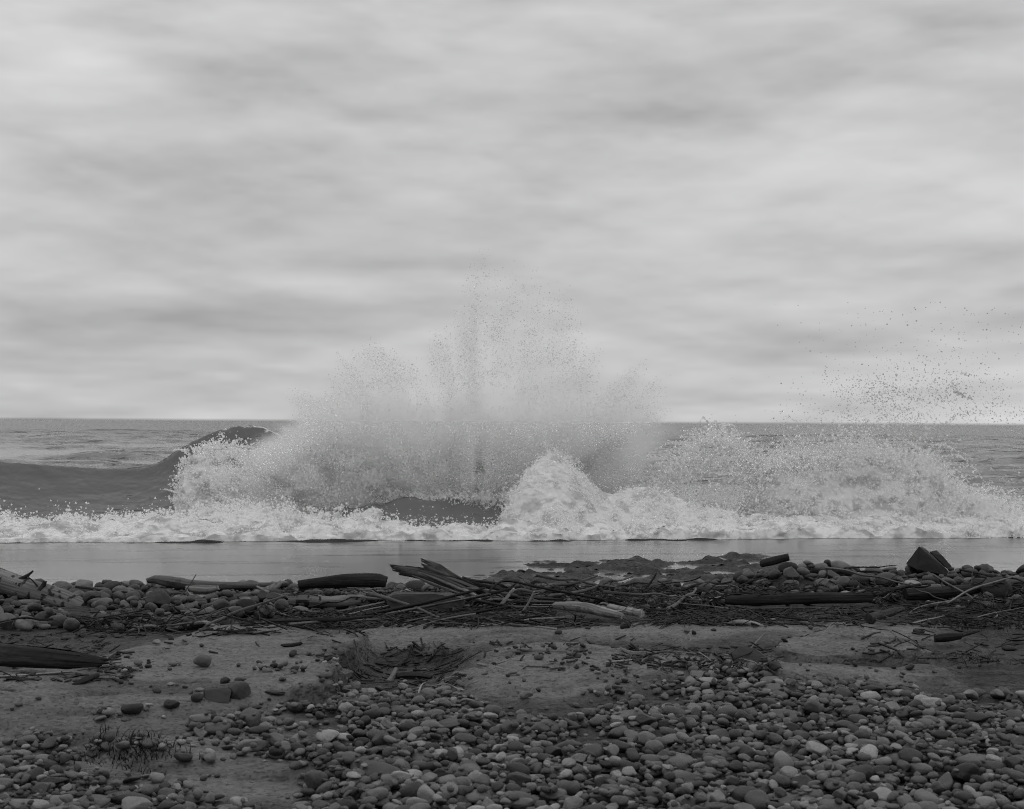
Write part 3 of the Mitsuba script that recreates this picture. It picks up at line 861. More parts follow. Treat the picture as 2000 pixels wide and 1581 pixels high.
def reserve(label, pix, radius, y=None, n=40):
    """A log takes its place before the loose stones: they settle round it, none right in front that would cover it."""
    pix = np.array(pix, float)
    rad = np.broadcast_to(np.asarray(radius, float), (len(pix),))
    if y is None:
        y = march(lambda a, b: ground(a, b) + .05, pix[:, 0], pix[:, 1] + rad * .8, 3.8, 15.5)[:, 1]
        y = np.clip(ndimage.gaussian_filter1d(y, 1.0, mode='nearest'), None, 15.0)
    y = np.broadcast_to(np.asarray(y, float), (len(pix),))
    SPOT[label] = y
    t0, t1 = np.linspace(0, 1, len(pix)), np.linspace(0, 1, n)
    P = np.column_stack([np.interp(t1, t0, pix[:, 0]), np.interp(t1, t0, pix[:, 1]), np.interp(t1, t0, rad), np.interp(t1, t0, y)])
    KEEP.append(P)
    bed = near_bed if y.mean() < 9.2 else far_bed
    X, Y = np.meshgrid(bed.x, bed.y)
    for a, b, r_, d in P:
        c_, rm = at(a, b, d), r_ * d / F
        m = np.hypot(X - c_[0], Y - c_[1]) < rm
        bed.h[m] = np.maximum(bed.h[m], c_[2] + rm * .8)


def hides(p, a, c):
    """Would a stone at p (half width a, half height c) stand before a reserved log?"""
    q_ = project(p + np.array([0, 0, c * .6]))
    for P in KEEP:
        if p[1] < P[:, 3].max() + .05:
            k_ = np.argmin(np.hypot(P[:, 0] - q_[0], P[:, 1] - q_[1]))
            if p[1] < P[k_, 3] + .03 and np.hypot(P[k_, 0] - q_[0], P[k_, 1] - q_[1]) < P[k_, 2] * .75 + c / p[1] * F * .8:
                return True
    return False





def hero_stone(name, label, cat, px, py, w, h, depth, seed, tone_, angular=.4, yaw=0.0, tilt=0.0, sink=.2, lod=3, group=None, e=None):
    """A stone whose foot is seen at (px, py), w x h pixels in the photograph, depth times as deep as wide."""
    q = hit(px, py)
    bed = near_bed if q[1] < 9.2 else far_bed
    a, c = w / F * q[1] / 2, h / F * q[1] / 2
    b = a * depth
    sh = stone_shape(seed, lod, angular)
    R = rot(yaw, tilt, 0.0)
    z = ground(q[0], q[1] + b * .6) + c * (1 - sink)
    v = (sh * np.array([a, b, c])) @ R.T + np.array([q[0], q[1] + b * .75, z])
    got = bed.rest(q[0], q[1] + b * .75, (a * .95, b * .95, c * .95), R)
    if got:
        bed.put(z, *got[1:])
    key = thing(name, label, cat, group)
    scene[key] = ply((v, ICO[lod].faces), 'stone_material', smooth=True, uv=np.tile([tone_, .3], (len(v), 1)))
    return key


hero_stone('beach_stone', 'smooth rounded grey stone sitting alone on the bare slab at the left', 'stone', 395, 1305, 40, 26, .8, 903, .10, .05, sink=.12)
hero_stone('beach_stone', 'small dark oval stone on the slab left of the knobbed boulder', 'stone', 333, 1390, 31, 18, .8, 12, .032, .2, sink=.1)
hero_stone('beach_stone', 'tiny dark stone touching the left end of the knobbed boulder', 'stone', 383, 1376, 26, 17, .8, 19, .03, .3)
hero_stone('beach_stone', 'dark flat stone on the slab right of the knobbed boulder', 'stone', 535, 1362, 42, 9, .7, 21, .04, .3)
hero_stone('beach_stone', 'small dark angular stone on the slab above the knobbed boulder', 'stone', 536, 1307, 20, 11, .8, 23, .03, .6)
hero_stone('beach_stone', 'dark flat stone among pebbles at the right of the middle', 'stone', 1307, 1428, 46, 22, .7, 28, .03, .6, tilt=.2)
hero_stone('beach_stone', 'pale rounded stone on the middle rock mound beside the bare patch', 'stone', 1028, 1372, 27, 16, .8, 33, .16, .2)
hero_stone('beach_stone', 'rounded dark boulder half buried in the driftwood at the far right', 'boulder', 1953, 1178, 62, 52, .8, 44, .018, .3)
hero_stone('beach_stone', 'dark rounded stone on top of the right stone bank beside the stub of log', 'stone', 1542, 1122, 40, 26, .8, 46, .02, .3)
hero_stone('beach_stone', 'squat rounded boulder at the water edge right of the bark-covered trunk', 'boulder', 168, 1172, 34, 30, .8, 52, .07, .4)
hero_stone('beach_stone', 'upright grey stone at the water edge left of the tapered log', 'stone', 108, 1160, 40, 18, .7, 55, .06, .4)
hero_stone('beach_stone', 'pale tilted egg-shaped stone on the wet rock edge right of the middle', 'stone', 1244, 1148, 32, 19, .7, 57, .12, .05, tilt=-.1)
hero_stone('beach_stone', 'lens-shaped grey stone below the wet rock, first of a leaning pair', 'stone', 1284, 1157, 28, 15, .7, 58, .07, .05)
hero_stone('beach_stone', 'lens-shaped grey stone below the wet rock, second of a leaning pair', 'stone', 1312, 1159, 30, 14, .7, 61, .06, .05, tilt=.2)


def block(name, label, px, py, poly, thick, m_tone, yaw_skew=.25, groove=None, y=None, bevel=.012):
    """A faceted block: its face outline (pixels about its foot at px, py) given depth and broken edges."""
    q = hit(px, py)
    d = q[1] if y is None else y
    import shapely
    from shapely.geometry import Polygon
    o = at(np.array([p[0] for p in poly]), np.array([p[1] for p in poly]), d)
    pg = Polygon(o[:, [0, 2]]).buffer(-bevel)
    if groove:
        gl = at(np.array([p[0] for p in groove]), np.array([p[1] for p in groove]), d)
        pg = pg.difference(shapely.LineString(gl[:, [0, 2]]).buffer(.008))
        pg = max(getattr(pg, 'geoms', [pg]), key=lambda g: g.area) if pg.geom_type != 'Polygon' else pg
    m = trimesh.creation.extrude_polygon(pg.buffer(bevel, join_style=2), thick, engine='earcut')
    m = m.subdivide_to_size(.035)
    v = np.array(m.vertices)
    v = np.stack([v[:, 0] + yaw_skew * v[:, 2], d + v[:, 2], v[:, 1] + .10 * v[:, 2]], -1)
    c_ = v.mean(0)
    v = v + (fbm(v * 7 + c_, 3, 5) - .5)[:, None] * .03 * (v - c_) / (np.linalg.norm(v - c_, axis=1, keepdims=True) + 1e-6)
    key = thing(name, label, 'rock')
    scene[key] = ply((v, m.faces), 'stone_material', smooth=28)
    return key, m_tone


def polyrock(name, label, cat, px, py, hull, tone_, y=None, noise_amp=.02, size=.03):
    """A broken block: the convex hull of corner points given as (pixel x, pixel y, metres behind its foot)."""
    q = hit(px, py)
    d = q[1] if y is None else y
    c_ = np.array([at(a, b, d + k) for a, b, k in hull])
    m = trimesh.convex.convex_hull(c_).subdivide_to_size(size)
    v = np.array(m.vertices)
    cc = v.mean(0)
    v = v + ((fbm(v * 9, 3, 5) - .5) * noise_amp)[:, None] * m.vertex_normals
    key = thing(name, label, cat)
    mm = trimesh.graph.smooth_shade(trimesh.Trimesh(v, m.faces, process=False), angle=math.radians(24), facet_minarea=None)
    scene[key] = ply((np.array(mm.vertices), np.array(mm.faces)), 'stone_material', smooth=True, uv=np.tile([tone_, .3], (len(mm.vertices), 1)))
    return key


kb = polyrock('split_rock', 'black angular split block tilted on the stone bank at the right', 'rock', 1830, 1125,
              [(1769, 1102, .1), (1795, 1068, .05), (1803, 1069, .35), (1812, 1076, .1), (1854, 1117, .02), (1847, 1124, .0), (1790, 1112, .0), (1772, 1103, .45), (1845, 1118, .45)], .016)
scene[kb + '__front_slab'] = scene.pop(kb)
h2 = np.array([at(a, b, hit(1830, 1125)[1] + k) for a, b, k in [(1816, 1078, .18), (1829, 1075, .22), (1842, 1087, .16), (1859, 1107, .12), (1857, 1116, .1), (1820, 1090, .2), (1852, 1112, .5), (1826, 1077, .45)]])
m2_ = trimesh.convex.convex_hull(h2).subdivide_to_size(.03)
scene[kb + '__rear_slab'] = ply((m2_.vertices, m2_.faces), 'stone_material', smooth=False, uv=np.tile([.018, .3], (len(m2_.vertices), 1)))
polyrock('flat_boulder', 'long low dark flat-topped boulder under the splintered plank', 'boulder', 833, 1199,
         [(753, 1168, .1), (768, 1161, .12), (850, 1160, .1), (897, 1169, .08), (909, 1176, .1), (756, 1180, .08), (772, 1196, .06), (895, 1197, .06), (906, 1184, .08), (770, 1156, .5), (880, 1157, .55), (912, 1167, .45), (752, 1166, .4)], .03)
polyrock('ledge_block', 'dark broken rock block at the left end of the layered ledge', 'rock', 1465, 1300,
         [(1428, 1278, .05), (1444, 1262, .12), (1475, 1267, .1), (1496, 1283, .05), (1494, 1302, .0), (1440, 1300, .0), (1450, 1264, .4), (1500, 1286, .4), (1430, 1290, .1)], .03)
polyrock('ledge_block', 'broken corner block of the left slab beside the debris hollow', 'rock', 665, 1345,
         [(636, 1318, .02), (655, 1303, .12), (672, 1318, .06), (674, 1345, .0), (640, 1342, .0), (650, 1300, .5), (690, 1312, .4), (636, 1335, .1)], .045)
kk_ = polyrock('knobbed_boulder', 'dark long boulder with a round knob at its right end on the slab', 'boulder', 440, 1377,
               [(399, 1350, .06), (403, 1345, .1), (445, 1342, .08), (452, 1350, .05), (447, 1374, .0), (404, 1373, .0), (398, 1366, .04), (410, 1347, .28), (450, 1347, .28), (400, 1370, .25)], .032, noise_amp=.03, size=.022)
scene[kk_ + '__body'] = scene.pop(kk_)
q = at(464, 1355, hit(440, 1377)[1] + .12)
sv = stone_shape(77, 3, .3) * np.array([.068, .08, .064]) + q
part(kk_, 'knob', (sv, ICO[3].faces), 'stone_material', uv=np.tile([.042, .3], (len(sv), 1)))

LOGS = {                                                # label: axis pixels, radius in pixels, distance (None: where it meets the ground)
    'trunk': ([(-190, 1062), (-80, 1102), (0, 1134), (60, 1152), (120, 1171), (160, 1186)], [30, 27, 23, 20, 20, 17], [12.9, 12.8, 12.7, 12.6, 12.5, 12.45]),
    'smooth grey log with a tapered left tip lying by the water': ([(289, 1134), (302, 1132), (335, 1137), (370, 1143), (420, 1144), (500, 1144), (560, 1140)], [4, 8, 11, 11, 8, 6, 5], [14.3, 14.3, 14.2, 14.2, 14.3, 14.4, 14.4]),
    'dark round log with blackened underside left of the splintered plank': ([(585, 1142), (630, 1138), (690, 1134), (735, 1134), (752, 1137)], [8, 11, 14, 14, 11], 14.0),
    'pale bleached limb lying against the tapered grey log': ([(365, 1147), (378, 1151), (400, 1152), (425, 1149)], [3, 8, 9, 5], 13.9),
    'short pale log with peeling bark and dark patches, centre left': ([(570, 1172), (600, 1173), (640, 1175), (680, 1173), (702, 1171)], [10, 11, 11, 11, 9], None),
    'pale bleached log lying bright in the dark tangle at the middle': ([(1084, 1183), (1110, 1184), (1150, 1188), (1185, 1197), (1213, 1203)], [6, 9, 10, 9, 6], None),
    'short pale log with a dark cut end right of the bright bleached log': ([(1192, 1187), (1220, 1193), (1252, 1199)], [7, 7.5, 7.5], None),
    'long straight dark log lying level across the right stone bank': ([(1418, 1172), (1480, 1172), (1560, 1169), (1640, 1168), (1699, 1167)], [9, 11, 11.5, 11, 10], None),
    'short dark stub of log perched on top of the right stone bank': ([(1487, 1102), (1510, 1096), (1538, 1089)], [6, 8, 7], 14.9),
    'black rotting log at the left edge lying on twigs and gravel': ([(-120, 1276), (-20, 1279), (60, 1284), (130, 1290), (168, 1293)], [19, 21, 18, 17, 9], None),
    'short black log on dark sand near the right edge': ([(1828, 1247), (1850, 1245), (1874, 1243)], [7, 8.5, 6], None),
    'thin black log right of the short black log near the right edge': ([(1878, 1241), (1892, 1236), (1910, 1232)], [4, 5, 3.5], None),
    'dark knotty limb at the foot of the right driftwood': ([(1696, 1208), (1720, 1202), (1745, 1195), (1762, 1190)], [8, 9, 8, 5], None),
    'low dark log end-on in the right tangle under the crossed branches': ([(1770, 1162), (1810, 1160), (1860, 1156), (1910, 1150)], [10, 12, 12, 9], None),
}
_b = hit(1830, 1125)[1]
KEEP.append(np.array([[a, 1292.0, 16.0, hit(395, 1305)[1] + .12] for a in range(380, 412, 6)]))
KEEP.append(np.array([[a, 1106.0, 15.0, _b] for a in range(1775, 1860, 8)]))
for lab in LOGS:
    reserve(lab, *LOGS[lab])
    LOGS[lab] = (*LOGS[lab][:2], SPOT[lab])
stones_near = lay(near_bed, 560, pebble_density, .056, .28, rng, (.75, .37), (4.7, 8.3), .05, flat=(.22, .5), tilt=.2, tones=(.10, .45))
stones_near += lay(near_bed, 8500, pebble_density, .027, .42, rng, (.75, .37), (4.7, 8.6), .065, flat=(.28, .7), tones=(.10, .62))
stones_near += lay(near_bed, 5500, np.clip(pebble_density * 1.4 + .12 * (RY < 8.6), 0, .95), .0135, .4, rng, (.6, .37), (4.7, 8.8), .08, tries=2, tones=(.11, .5))
litter_density = np.clip(slab * .5 + .12, 0, 1) * (RY < 11)
stones_near += lay(near_bed, 1100, litter_density, .014, .5, rng, (.6, .37), (5.2, 9.3), .03, tries=2, tones=(.06, .4))
cobbles = lay(far_bed, 260, cobble_density, .088, .25, rng, (.6, .37), (11, 15.8), .10, flat=(.35, .7), tilt=.25, tones=(.065, .5))
cobbles += lay(far_bed, 2600, cobble_density, .050, .38, rng, (.6, .37), (10.4, 15.9), .10, tones=(.062, .5))
cobbles += lay(far_bed, 500, np.clip(slab * .25 + .1, 0, 1) * (RY < 12.3), .022, .4, rng, (.5, .37), (9.3, 12.5), .05, tries=2, tones=(.04, .4))
print('stones', len(stones_near), len(cobbles))


def in_view(s_, m=15):
    a, b = project(s_['p'])
    return m < a < 2000 - m and 0 < b < 1581 - 5


def tone_word(t_):
    return 'dark' if t_ < .052 else 'mid-grey' if t_ < .105 else 'pale'


def shape_word(abc):
    return 'flat' if abc[2] < .5 * abc[1] + .0 else 'elongated' if abc[1] < .68 * abc[0] else 'rounded'


ORD = ['1st', '2nd', '3rd'] + [f'{k_}th' for k_ in range(4, 40)]


def tell_apart(where):
    """where: {key: pixel x}. Things whose labels are the same are told apart by their order from the left."""
    same = {}
    for k_ in where:
        same.setdefault(labels[k_]['label'], []).append(k_)
    for lab, keys in same.items():
        keys.sort(key=lambda k_: where[k_])
        m_ = len(keys)
        for i_, k_ in enumerate(keys if 1 < m_ < 39 else ()):
            labels[k_]['label'] = f"{lab}, {ORD[i_]} of {m_} from left" if m_ > 2 else f"{lab}, {'left' if i_ == 0 else 'right'} one of two"


def emit_stones(stones, name, stuff, n_single, place, cat, group, stuff_label):
    for s_ in stones:
        s_['big'] = s_['abc'][0] * (.4 * s_['abc'][1] + .6 * s_['abc'][2]) / s_['p'][1] ** 2 if in_view(s_) else 0
    order = sorted(range(len(stones)), key=lambda i: -stones[i]['big'])
    rest, nv, where = [], 0, {}
    med = np.median([stones[i]['abc'][0] for i in order[:n_single]])
    for rank, i in enumerate(order):
        s_ = stones[i]
        if rank < n_single and s_['big'] > 0:
            v, f, uv = stone_mesh(s_, 2)
            a, b = project(s_['p'])
            key = thing(name, f"{'large' if s_['abc'][0] > med else 'small'} {tone_word(s_['tone'])} {shape_word(s_['abc'])} {place(a, b)}", cat, group)
            where[key] = a
            scene[key] = ply((v, f), 'stone_material', smooth=True, uv=uv)
        else:
            lod = 2 if 2 * s_['abc'][0] / s_['p'][1] * 1406 > 21 and in_view(s_, -60) else 1
            v, f, uv = stone_mesh(s_, lod)
            rest.append((v, f + nv, uv)); nv += len(v)
    tell_apart(where)
    key = thing(stuff, stuff_label, cat, kind='stuff')
    scene[key] = ply((np.vstack([r[0] for r in rest]), np.vstack([r[1] for r in rest])), 'stone_material', smooth=True, uv=np.vstack([r[2] for r in rest]))


def place_near(a, b):
    row = 'pebble along the bottom edge' if b > 1530 else 'pebble in the front rows' if b > 1475 else 'pebble in the middle rows' if b > 1420 else 'pebble in the back rows' if b > 1370 else 'pebble on rock behind bed'
    col = 'far left' if a < 330 else 'left' if a < 660 else 'left of centre' if a < 1000 else 'right of centre' if a < 1330 else 'right' if a < 1660 else 'far right'
    return f'{row}, {col}'


def place_far(a, b):
    col = 'below bark-covered trunk' if a < 300 else 'below the shore logs' if a < 760 else 'around splintered plank' if a < 1100 else 'below the wet rock' if a < 1480 else 'left of split block' if a < 1770 else 'around split block'
    row = 'top' if b < 1135 else 'middle' if b < 1175 else 'foot'
    return f'cobble, {row} of bank {col}'


emit_stones(stones_near, 'pebble', 'pebble_bed', 300, place_near, 'pebble', 'loose pebbles of the foreground bed', 'mass of small loose pebbles and gravel filling the foreground bed')
emit_stones(cobbles, 'cobble', 'cobble_bank', 170, place_far, 'stone', 'cobbles of the stone bank along the driftwood line', 'mass of smaller cobbles packed in the stone bank by the driftwood')


# ------------------------------------------------------------------ driftwood
def surface(x, y):
    x, y = np.asarray(x, float), np.asarray(y, float)
    return np.where(y < 9.25, near_bed.height(x, y), far_bed.height(x, y))


def tube(pts, radii, sides=10, seed=0, ridge=.08, knobs=.12, n=None, ragged=.0):
    """A limb of wood along pts with uv = (metres round, metres along)."""
    pts, radii = np.asarray(pts, float), np.asarray(radii, float)
    L = np.concatenate([[0], np.cumsum(np.linalg.norm(np.diff(pts, axis=0), axis=1))])
    n = n or max(4, int(len(pts) * 3))
    s_ = np.linspace(0, L[-1], n)
    if len(pts) > 2:
        pts = PchipInterpolator(L, pts)(s_)
        radii = PchipInterpolator(L, radii)(s_)
    else:
        pts = np.stack([np.interp(s_, L, pts[:, k]) for k in range(3)], -1)
        radii = np.interp(s_, L, radii)
    t_ = np.gradient(pts, axis=0)
    t_ /= np.linalg.norm(t_, axis=1, keepdims=True) + 1e-12
    ref = np.array([0.13, .21, .97]) if abs(t_[:, 2]).mean() < .8 else np.array([1.0, .1, 0])
    a = np.cross(t_, ref); a /= np.linalg.norm(a, axis=1, keepdims=True)
    b = np.cross(t_, a)
    th = np.linspace(0, 2 * np.pi, sides + 1)
    ca, sa = np.cos(th), np.sin(th)
    rn = np.stack(np.broadcast_arrays(ca[None] * 1.7, sa[None] * 1.7, s_[:, None] * 1.2 / max(radii.max() * 6, .05)), -1)
    k = 1 + knobs * 2 * (fbm(rn + seed, 3, seed) - .5) + ridge * 2 * (noise(np.stack(np.broadcast_arrays(ca[None] * 5, sa[None] * 5, s_[:, None] * .7), -1) + seed, seed + 1) - .5)
    rr = radii[:, None] * k
    P = pts[:, None] + rr[..., None] * (ca[None, :, None] * a[:, None] + sa[None, :, None] * b[:, None])
    if ragged:
        for row, sg in ((0, -1), (-1, 1)):
            P[row] += sg * t_[row] * (ragged * noise(np.stack([ca * 4, sa * 4, 0 * ca], -1) + seed + row, seed)[:, None])
    uv = np.stack([np.broadcast_to(th * radii.mean(), rr.shape) + seed * .37, np.broadcast_to(s_[:, None], rr.shape) + seed * 1.3], -1)
    w = sides + 1
    i, j = np.meshgrid(np.arange(n - 1), np.arange(sides), indexing='ij')
    q_ = (i * w + j).ravel()
    quads = np.stack([q_, q_ + w, q_ + w + 1, q_ + 1], -1)
    v = P.reshape(-1, 3)
    f = np.vstack([quads[:, [0, 1, 2]], quads[:, [0, 2, 3]]])
    uv = uv.reshape(-1, 2)
    # ends: rings of their own so that the edge stays crisp
    for row, flip in ((0, False), (n - 1, True)):
        ring = P[row]
        c_ = ring[:-1].mean(0) + (t_[row] * (-.15 if row == 0 else .15) * radii[row])
        o = len(v)
        v = np.vstack([v, ring, c_[None]])
        uv = np.vstack([uv, np.stack([ca, sa], -1) * radii[row] + .5, [[.5, .5]]])
        k_ = np.arange(sides)
        cap = np.stack([o + k_, o + k_ + 1, np.full(sides, o + w)], -1)
        f = np.vstack([f, cap[:, ::-1] if flip else cap])
    return v, f[:, ::-1], uv


def on_ground(pxs, lift=0.0, follow=.6):
    """Points of a limb lying on what is there, from the pixels of its underside."""
    q_ = march(surface, [p[0] for p in pxs], [p[1] for p in pxs], 3.8, 16.0)
    return q_


def wood_thing(name, label, cat, m, pix, radius, y=None, sides=12, seed=0, lift=.6, group=None, ragged=.02, n=None, part_name=None, **kw):
    """pix: the pixels of the axis; radius in pixels (one or one each); y: distances (else from where it meets the ground)."""
    pix = np.array(pix, float)
    rad = np.broadcast_to(np.asarray(radius, float), (len(pix),))
    if y is None:
        y = march(surface, pix[:, 0], pix[:, 1] + rad * lift, 3.8, 15.5)[:, 1]
        y = ndimage.gaussian_filter1d(np.minimum(y, 15.2), 1.0, mode='nearest')
    y = np.broadcast_to(np.asarray(y, float), (len(pix),))
    pts = at(pix[:, 0], pix[:, 1], y)
    v, f, uv = tube(pts, rad * y / F, sides=sides, seed=seed, ragged=ragged, n=n, **kw)
    if part_name:
        return part(name, part_name, (v, f), m, uv=uv)
    key = thing(name, label, cat, group)
    scene[key] = ply((v, f), m, smooth=True, uv=uv)
    return key


# bark-covered trunk at the left edge
tk = thing('fallen_trunk', 'thick bark-covered trunk with broken branch stubs slanting in from the left edge', 'driftwood log')
wood_thing(tk, None, None, 'birch_bark', *LOGS['trunk'], sides=20, seed=3, n=40, part_name='trunk', ragged=0.06)
wood_thing(tk, None, None, 'dark_wood', [(38, 1134), (50, 1127), (63, 1117)], [5.5, 4, 1.5], y=12.6, seed=4, part_name='branch_stub')
wood_thing(tk, None, None, 'dark_wood', [(80, 1152), (85, 1143), (87, 1138)], [6, 4.5, 4], y=12.5, seed=5, part_name='branch_stub')
wood_thing(tk, None, None, 'dark_wood', [(72, 1144), (64, 1135), (56, 1128)], [1.6, 1.3, 1], y=12.5, seed=6, part_name='branch_stub')
wood_thing('driftwood_log', 'smooth grey log with a tapered left tip lying by the water', 'driftwood log', 'grey_wood', *LOGS['smooth grey log with a tapered left tip lying by the water'], sides=16, seed=8)
wood_thing('driftwood_log', 'dark round log with blackened underside left of the splintered plank', 'driftwood log', 'dark_wood', *LOGS['dark round log with blackened underside left of the splintered plank'], sides=18, seed=10)
wood_thing('driftwood_branch', 'pale bleached limb lying against the tapered grey log', 'branch', 'pale_wood', *LOGS['pale bleached limb lying against the tapered grey log'], seed=12)
wood_thing('driftwood_branch', 'curled pale root fragment below the tapered grey log', 'branch', 'pale_wood', [(364, 1152), (372, 1163), (385, 1167), (405, 1167), (418, 1166)], [2, 3.5, 5, 5, 4], y=13.5, seed=13)
wood_thing('driftwood_branch', 'knuckle-ended grey root between the two shore logs', 'branch', 'pale_wood', [(503, 1147), (517, 1152), (530, 1150), (541, 1144), (548, 1138)], [2.5, 5, 8, 7, 4], y=13.9, seed=14)
wood_thing('driftwood_log', 'short pale log with peeling bark and dark patches, centre left', 'driftwood log', 'birch_bark', *LOGS['short pale log with peeling bark and dark patches, centre left'], sides=16, seed=16, ragged=0.05, knobs=0.3)
# the splintered plank
pk = thing('splintered_plank', 'big weathered plank, its upper left end splintered, propped on the driftwood', 'plank')


def plank(pix, halfs, ys_, thick, m, name, seed):
    pix, halfs = np.array(pix, float), np.array(halfs, float)
    mid = at(pix[:, 0], pix[:, 1], np.array(ys_))
    n_ = 26
    t0 = np.linspace(0, 1, len(pix)); t1 = np.linspace(0, 1, n_)
    c_ = np.stack([np.interp(t1, t0, mid[:, k]) for k in range(3)], -1)
    hw = np.interp(t1, t0, halfs) * np.interp(t1, t0, ys_) / F
    d_ = np.gradient(c_, axis=0); d_ /= np.linalg.norm(d_, axis=1, keepdims=True)
    side = np.cross(d_, np.array([0, -1.0, .45])); side /= np.linalg.norm(side, axis=1, keepdims=True)
    nrm = np.cross(side, d_)
    cols = np.linspace(-1, 1, 13)
    r_ = np.random.default_rng(seed)
    ends = np.stack([r_.uniform(-.02, .14, 13), r_.uniform(-.1, .2, 13)])
    top, bot = [], []
    for j, cc in enumerate(cols):
        shift = np.zeros(n_); shift[:5] = -ends[0, j] * np.linspace(1, 0, 5); shift[-5:] = ends[1, j] * np.linspace(0, 1, 5)
        ln = c_ + side * (hw * cc)[:, None] + d_ * shift[:, None]
        groove = .014 * (noise(np.stack([np.full(n_, cc * 6), t1 * 3, 0 * t1], -1), seed) - .5) - .010 * (j % 3 == 1)
        top.append(ln + nrm * (thick / 2 + groove)[:, None]); bot.append(ln - nrm * (thick / 2))
    prof_ = np.stack(top + bot[::-1] + [top[0]], 1)
    w = prof_.shape[1]
    v = prof_.reshape(-1, 3)
    i, j = np.meshgrid(np.arange(n_ - 1), np.arange(w - 1), indexing='ij')
    a = (i * w + j).ravel()
    f = np.stack([a, a + w, a + w + 1, a + 1], -1)
    caps = []
    for row, o in ((0, 0), (n_ - 1, (n_ - 1) * w)):
        for j in range(12):
            qd = [o + j, o + j + 1, o + 24 - j, o + 25 - j]
            caps.append(qd if row == 0 else qd[::-1])
    f = np.vstack([f, np.array(caps)])
    uv = np.stack([np.tile(np.arange(w) * .02, (n_, 1)), np.tile((t1 * 1.2)[:, None], (1, w))], -1).reshape(-1, 2) + seed
    part(pk, name, (v, f), m, smooth=35 if False else True, uv=uv)


plank([(786, 1113), (815, 1118), (860, 1134), (905, 1154), (950, 1178)], [6, 8, 9, 8, 3], [13.0, 12.95, 12.85, 12.7, 12.5], .05, 'grey_wood', 'board', 1)
plank([(840, 1105), (856, 1112), (880, 1125), (915, 1140)], [8, 9, 7, 2], [13.12, 13.1, 13.0, 12.9], .04, 'grey_wood', 'splinter', 2)
for n_, (pix, rad, yy, m_) in enumerate((
        ([(790, 1122), (830, 1131), (868, 1147), (912, 1166)], [3, 4, 4, 1.5], 12.8, 'dark_wood'), ([(800, 1109), (850, 1120), (900, 1142), (962, 1168)], [3, 4, 4.5, 1.5], 12.92, 'dark_wood'),
        ([(848, 1121), (900, 1139), (950, 1158), (1002, 1175)], [3, 4.5, 4.5, 1.5], 12.85, 'grey_wood'), ([(866, 1125), (930, 1141), (1012, 1160)], [2.5, 4, 1.5], 12.9, 'dark_wood'),
        ([(812, 1127), (850, 1143), (893, 1158)], [1.5, 3, 1.5], 12.72, 'grey_wood'), ([(898, 1150), (925, 1162), (944, 1180)], [2, 4, 2.5], 12.55, 'pale_wood'),
        ([(826, 1121), (880, 1143), (930, 1166)], [1.5, 3.5, 1.5], 12.74, 'grey_wood'), ([(870, 1150), (905, 1163), (935, 1177)], [2, 4, 1.5], 12.6, 'dark_wood'),
        ([(905, 1144), (980, 1156), (1060, 1163)], [2, 5, 2], 12.9, 'dark_wood'), ([(930, 1158), (1000, 1166), (1090, 1171)], [2, 5, 2], 12.75, 'dark_wood'), ([(920, 1150), (990, 1160), (1045, 1172)], [1.5, 3, 1], 12.7, 'grey_wood'))):
    wood_thing(pk, None, None, m_, pix, rad, y=np.linspace(yy + .1, yy - .12, len(pix)), sides=10, seed=70 + n_, ragged=.07, knobs=.35, ridge=.3, n=18, part_name='splinter')
wood_thing('driftwood_log', 'pale bleached log lying bright in the dark tangle at the middle', 'driftwood log', 'pale_wood', *LOGS['pale bleached log lying bright in the dark tangle at the middle'], sides=16, seed=20)
wood_thing('driftwood_log', 'short pale log with a dark cut end right of the bright bleached log', 'driftwood log', 'pale_wood', *LOGS['short pale log with a dark cut end right of the bright bleached log'], sides=14, seed=21)
wood_thing('driftwood_log', 'long straight dark log lying level across the right stone bank', 'driftwood log', 'dark_wood', *LOGS['long straight dark log lying level across the right stone bank'], sides=18, seed=22, ragged=0.01)
wood_thing('driftwood_log', 'short dark stub of log perched on top of the right stone bank', 'driftwood log', 'dark_wood', *LOGS['short dark stub of log perched on top of the right stone bank'], sides=12, seed=23)
wood_thing('driftwood_log', 'black rotting log at the left edge lying on twigs and gravel', 'driftwood log', 'dark_wood', *LOGS['black rotting log at the left edge lying on twigs and gravel'], sides=18, seed=24, ragged=0.15, knobs=0.4, ridge=0.2)
wood_thing('driftwood_log', 'short black log on dark sand near the right edge', 'driftwood log', 'dark_wood', *LOGS['short black log on dark sand near the right edge'], sides=12, seed=25)
wood_thing('driftwood_log', 'thin black log right of the short black log near the right edge', 'driftwood log', 'dark_wood', *LOGS['thin black log right of the short black log near the right edge'], sides=10, seed=26)
wood_thing('driftwood_log', 'dark knotty limb at the foot of the right driftwood', 'driftwood log', 'dark_wood', *LOGS['dark knotty limb at the foot of the right driftwood'], sides=12, seed=27, knobs=0.3)
wood_thing('driftwood_log', 'low dark log end-on in the right tangle under the crossed branches', 'driftwood log', 'dark_wood', *LOGS['low dark log end-on in the right tangle under the crossed branches'], sides=14, seed=28)
wood_thing('driftwood_branch', 'long sinuous pale branch winding along the slab edge at the left', 'branch', 'pale_wood', [(255, 1233), (285, 1223), (340, 1227), (385, 1217), (410, 1218), (440, 1234), (470, 1240), (500, 1234), (530, 1224), (570, 1225), (604, 1228)], [3, 3.2, 3.6, 3.6, 3.5, 3.2, 3, 2.8, 2.6, 2.5, 1.8], sides=8, seed=30, n=60)
wood_thing('driftwood_branch', 'short hooked twig arching down onto the slab at the left', 'branch', 'pale_wood', [(500, 1230), (490, 1237), (489, 1247), (493, 1256)], [2, 2.2, 1.8, 1.4], y=10.6, sides=7, seed=31)
